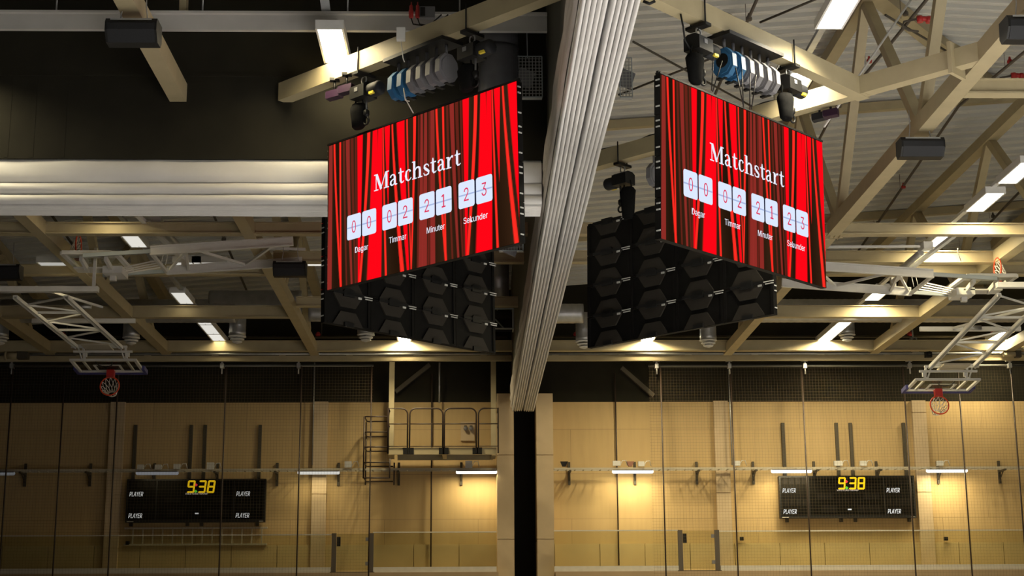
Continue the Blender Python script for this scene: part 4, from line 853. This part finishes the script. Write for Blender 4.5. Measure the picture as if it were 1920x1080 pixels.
for k in range(14): x = lx0+.24+k*(lx1-lx0-.4)/13; MB().box((x-.018, 44.87, zb2), (x+.018, 44.91, za)).build('rung', LADDERM, r)
# conduits and small wall things
def conduit(px, y0, y1, Y, rad, mt, label): a = PY(px, y0, Y); b = PY(px, y1, Y); MBm = MB().tube([(a.x, Y, a.z), (a.x, Y, b.z)], rad, 6); return tag(MBm.build('conduit', mt), label, 'pipe')
conduit(590, 680, 872, 44.7, .022, GALV, 'thin pale conduit down the wall right of the left lamp glow'); conduit(1366, 690, 872, 44.7, .022, GALV, 'thin pale conduit down the flat pilaster left of the right scoreboard')
conduit(1153, 700, 1060, 44.88, .022, DARKSTEEL, 'dark conduit down the wall right of the pale pilasters'); conduit(810, 700, 1066, 44.88, .024, DARKSTEEL, 'dark conduit down the wall behind the work platform')
conduit(824, 680, 755, 44.7, .03, GALV, 'pale pipe on the black cladding above the work platform')
for px, py, l in ((1391, 1010, 'small black wall sensor near the balcony gate in the right hall'), (1774, 1010, 'small black wall sensor right of the right scoreboard'), (239, 1018, 'small dark wall socket under the left scoreboard')):
    p = PY(px, py, 44.85); m = MB(); m.box((p.x-.05, 44.82, p.z-.05), (p.x+.05, 44.93, p.z+.05)); m.box((p.x-.03, 44.81, p.z-.03), (p.x+.03, 44.82, p.z+.03)); tag(m.build('wall_sensor', BLACK), l, 'sensor')
# emergency spotlights
r = thing('twin_spotlight', PY(878, 803, 44.9), 'twin emergency spotlight on the wall behind the platform railing', 'spotlight'); p = PY(878, 803, 44.9)
MB().box((p.x-.22, 44.93, p.z-.36), (p.x+.18, 44.99, p.z+.20)).build('back_plate', PILM, r)
for dx in (-.08, .08): MB().lathe((p.x+dx, 44.9, p.z-.02), [(.03, 0), (.055, .02), (.06, .10), (.02, .12)], 12, axis=(0, -1, 0)).build('lamp_head', GREYPL, r); MB().box((p.x+dx-.04, 44.86, p.z+.02), (p.x+dx+.04, 44.95, p.z+.08)).build('bracket', STRUT, r)
# diagonal straps on the black cladding
for px0, y0, px1, y1, l in ((1165, 690, 1225, 742, 'grey diagonal strut on the black cladding right of the curtain'), (806, 684, 742, 735, 'grey diagonal strut on the black cladding behind the platform post')):
    a, b = PY(px0, y0, 44.95), PY(px1, y1, 44.95); tag(MB().bar(a, b, .12, .16, up=(0, 1, 0)).build('diagonal_strut', STRUT), l, 'strut')

# ------------------------------------------------------------------ balustrade, gates
Yb = 44.05
def balustrade(px0, px1, yt, label):
    x0, x1 = xw(px0, Yb, 1035), xw(px1, Yb, 1035); z1 = zw(yt, Yb, (px0+px1)/2); r = thing('balustrade', ((x0+x1)/2, Yb, zbal), label, 'balustrade', 'glass balustrades along the balcony')
    MB().box((x0, Yb, zbal+.05), (x1, Yb+.012, z1)).build('glass_pane', GLASS, r); MB().box((x0, Yb-.015, z1-.012), (x1, Yb+.03, z1+.018)).build('handrail', ALU, r); MB().box((x0, Yb-.04, zbal), (x1, Yb+.05, zbal+.15)).build('base_channel', ALU, r)
balustrade(1039, 1272, 995, 'glass balustrade between the pale pilaster and the right gate'); balustrade(1350, 1950, 995, 'long glass balustrade right of the right gate'); balustrade(-25, 621, 1004, 'long glass balustrade left of the left gate'); balustrade(699, 931, 998, 'glass balustrade between the left gate and the pale pilaster')
def gate(pa, pb, yt, label):
    xa, xb = xw(pa, Yb, 1035), xw(pb, Yb, 1035); z1 = zw(yt, Yb, pa); r = thing('balcony_gate', ((xa+xb)/2, Yb, zbal), label, 'gate', 'gates in the balustrade')
    for x in (xa, xb): MB().box((x-.065, Yb-.05, zbal), (x+.065, Yb+.05, z1)).build('post', GATEM, r)
    MB().box((xa-.1, Yb-.05, zbal-.04), (xb+.1, Yb+.06, zbal+.02)).build('threshold', GATEM, r); MB().box((xa+.08, Yb, zbal+.06), (xb-.08, Yb+.012, z1-.02)).build('glass_door', GLASS, r)
    m = MB(); m.box((xa+.08, Yb-.04, z1-.36), (xa+.18, Yb+.04, z1-.10)); m.build('latch', BLACK, r)
    for z in (z1-.17, zbal+.25): MB().box((xb-.16, Yb-.04, z-.05), (xb-.06, Yb+.04, z+.05)).build('hinge', GREYPL, r)
gate(1276, 1345, 994, 'glass gate in the balcony balustrade of the right hall'); gate(626, 696, 1000, 'glass gate in the balcony balustrade of the left hall')

# ------------------------------------------------------------------ work platform and ladder cage
Yp, Yq = 43.5, 44.75
X = lambda px: xw(px, Yp, 830)
zr, zm, zk, zd_ = zw(766, Yp, 830), zw(795, Yp, 830), zw(839, Yp, 830), zw(852, Yp, 830)
r = thing('work_platform', (X(830), 44.1, zd_), 'small railed steel work platform hung from the roof left of the pale pilasters', 'platform')
MB().box((X(728), Yp, zd_), (X(931), Yp+.09, zk)).build('front_beam', TAN, r); MB().box((X(742), Yq-.09, zd_-.02), (X(925), Yq, zk-.05)).build('rear_beam', TAN, r)
for px in (732, 833, 926): MB().box((X(px)-.06, Yp+.09, zd_), (X(px)+.06, Yq-.09, zk-.04)).build('side_beam', TAN, r)
MB().box((X(733), Yp+.09, zk-.04), (X(927), Yq-.09, zk-.01)).build('deck_grating', DARKSTEEL, r)
for px in (735, 925):
    x = xw(px, 44.1, 700); MB().box((x-.075, 44.03, zd_), (x+.075, 44.17, 8.0)).build('post', TAN, r)
for a, b, ca, cb in ((728, 764, 0, 1), (768, 830, 1, 1), (833, 893, 1, 1), (897, 934, 1, 0)):
    xa, xb = X(a), X(b); rr = .17; pts = [V((xa, Yp-.03, zd_+.02))]
    pts += [V((xa+rr-rr*math.cos(t*PI/10), Yp-.03, zr-rr+rr*math.sin(t*PI/10))) for t in range(6)] if ca else [V((xa, Yp-.03, zr))]
    pts += [V((xb-rr+rr*math.sin(t*PI/10), Yp-.03, zr-rr+rr*math.cos(t*PI/10))) for t in range(6)] if cb else [V((xb, Yp-.03, zr))]
    pts += [V((xb, Yp-.03, zd_+.02))]; m = MB(); m.tube(pts, .022, 8); m.tube([(xa, Yp-.03, zm), (xb, Yp-.03, zm)], .016, 8); m.tube([(xa, Yp-.03, zk+.03), (xb, Yp-.03, zk+.03)], .012, 6); m.build('guard_rail', DARKSTEEL, r)
for px in (728, 934):
    x = X(px); m = MB(); m.tube([(x, Yp-.03, zr), (x, Yq-.05, zr), (x, Yq-.05, zd_)], .022, 8); m.tube([(x, Yp-.03, zm), (x, Yq-.05, zm)], .016, 8); m.build('side_rail', DARKSTEEL, r)
for px in (761, 771, 828, 836, 891, 899): MB().box((X(px)-.075, Yp-.05, zd_+.0), (X(px)+.075, Yp-.005, zk-.01)).build('foot_plate', BLACK, r)
r = thing('ladder_cage', (X(706), 43.9, zw(903, Yp, 706)), 'dark steel ladder cage beside the work platform', 'ladder')
for k, y in enumerate((781, 810, 838, 867, 896)):
    z = zw(y, Yp, 706); xr = X(728) if k < 3 else X(731); m = MB(); a, b = X(683), xr
    m.tube([V((b, Yp, z)), V((a+.05, Yp, z)), V((a, Yp+.05, z)), V((a, Yp+.95, z)), V((a+.05, Yp+1.0, z)), V((b+.05, Yp+1.0, z))], .02, 8); m.build('hoop', DARKSTEEL, r)
for px, Y, y0, y1 in ((683, Yp+.02, 781, 897), (682.5, Yp+.98, 783, 903), (727.5, Yp, 765, 850), (731, Yp, 860, 897), (736, Yp+.98, 860, 903)): a, b = PY(px, y0, Yp), PY(px, y1, Yp); MB().tube([(a.x, Y, a.z), (a.x, Y, b.z)], .022, 8).build('upright', DARKSTEEL, r)

# ------------------------------------------------------------------ safety nets on their ceiling pipes
def net(px0, px1, cords, pipes, label, labp):
    Y = 43.55; x0, x1 = xw(px0, Y, 700), xw(px1, Y, 700); zt = zw(686, Y, (px0+px1)/2)
    r = thing('net_pipe', ((x0+x1)/2, Y, zt), labp, 'pipe'); MB().tube([(x0, Y, zt), (x1, Y, zt)], .035, 8).build('pipe', mat('dark_grey_pipe', (.13, .13, .12), .35, .3), r)
    for px in pipes:
        x = xw(px, Y, 670); m = MB(); m.bar((x, Y-.1, zt), (x, Y-.1, 7.95), .05, .04); m.box((x-.09, Y-.14, zt+.12), (x+.09, Y+.02, zt+.17)); m.box((x-.05, Y-.14, zt-.08), (x+.05, Y+.04, zt+.05)); m.tube([(x, Y-.1, zt-.05), (x, Y-.1, zt-.25)], .022, 6); m.build('bracket', GALV, r)
    n = thing('safety_net', ((x0+x1)/2, Y, -1.7), label, 'net'); MB().add([(x0, Y+.02, -1.2), (x1, Y+.02, -1.2), (x1, Y+.02, zt), (x0, Y+.02, zt)], [(0, 1, 2, 3)]).build('netting', NETM, n)
    for px in cords: x = xw(px, Y, 755); MB().tube([(x, Y, -1.2), (x, Y, zt)], .022, 6).build('edge_cord', DARKSTEEL, n)
net(1216, 1960, [1240, 1372, 1506, 1697, 1800, 1900], [1230, 1366, 1507, 1703, 1890], 'fine brown safety net hanging in front of the right hall far wall', 'grey pipe that carries the safety net in the right hall')
net(-30, 700, [20, 118, 219, 422, 564, 696], [25, 418, 561], 'fine brown safety net hanging in front of the left hall far wall', 'grey pipe that carries the safety net in the left hall')
# camera-like devices on the rail
for px, py, Y, l in ((1712, 640, 43.0, 'small white device on the truss end above the low hoop at right'), (1698, 608, 42.2, 'small white camera on the truss left of the right hoop frame'), (1740, 664, 43.0, 'dark camera on the pale rail above the right hoop'), (55, 652, 43.0, 'small camera on the rail at the left edge'), (1715, 655, 43.05, 'grey box on the pale rail above the right hoop')):
    p = PY(px, py, Y); r = thing('camera_unit', p, l, 'camera'); k = BLACK if 'dark' in l else GREYPL; MB().box((p.x-.09, Y-.1, p.z-.10), (p.x+.09, Y+.06, p.z+.10)).build('housing', k, r); MB().lathe((p.x, Y-.1, p.z), [(.05, 0), (.05, .06), (.03, .07)], 12, axis=(0, -1, .2)).build('lens', BLACK, r); MB().tube([p+V((0, 0, .1)), p+V((0, 0, .35))], .02, 6).build('mount', GALV, r)
p = PY(30, 667, 42.8); r = thing('net_winch', p, 'beige winch motor on the pale rail at the left edge', 'winch'); m = MB(); m.tube([p+V((-.28, 0, 0)), p+V((.1, 0, 0))], .09, 12); m.lathe(p+V((-.3, 0, 0)), [(.13, 0), (.13, .05)], 14, axis=(1, 0, 0)); m.build('drum', TAN, r); MB().box((p.x+.05, 42.7, p.z-.1), (p.x+.35, 42.9, p.z+.09)).build('gear_box', STRUT, r)
p = PY(1900, 664, 42.8); r = thing('net_winch', p, 'beige winch motor on the pale rail at the right edge', 'winch'); m = MB(); m.tube([p+V((-.28, 0, 0)), p+V((.1, 0, 0))], .07, 12); m.lathe(p+V((.1, 0, 0)), [(.1, 0), (.1, .05)], 14, axis=(1, 0, 0)); m.build('drum', TAN, r); MB().box((p.x+.05, 42.7, p.z-.1), (p.x+.2, 42.9, p.z+.09)).build('gear_box', STRUT, r)

# ------------------------------------------------------------------ raise everything so that the floor is at zero
for o in list(S.objects):
    if o.parent is None: o.location.z += 1.7
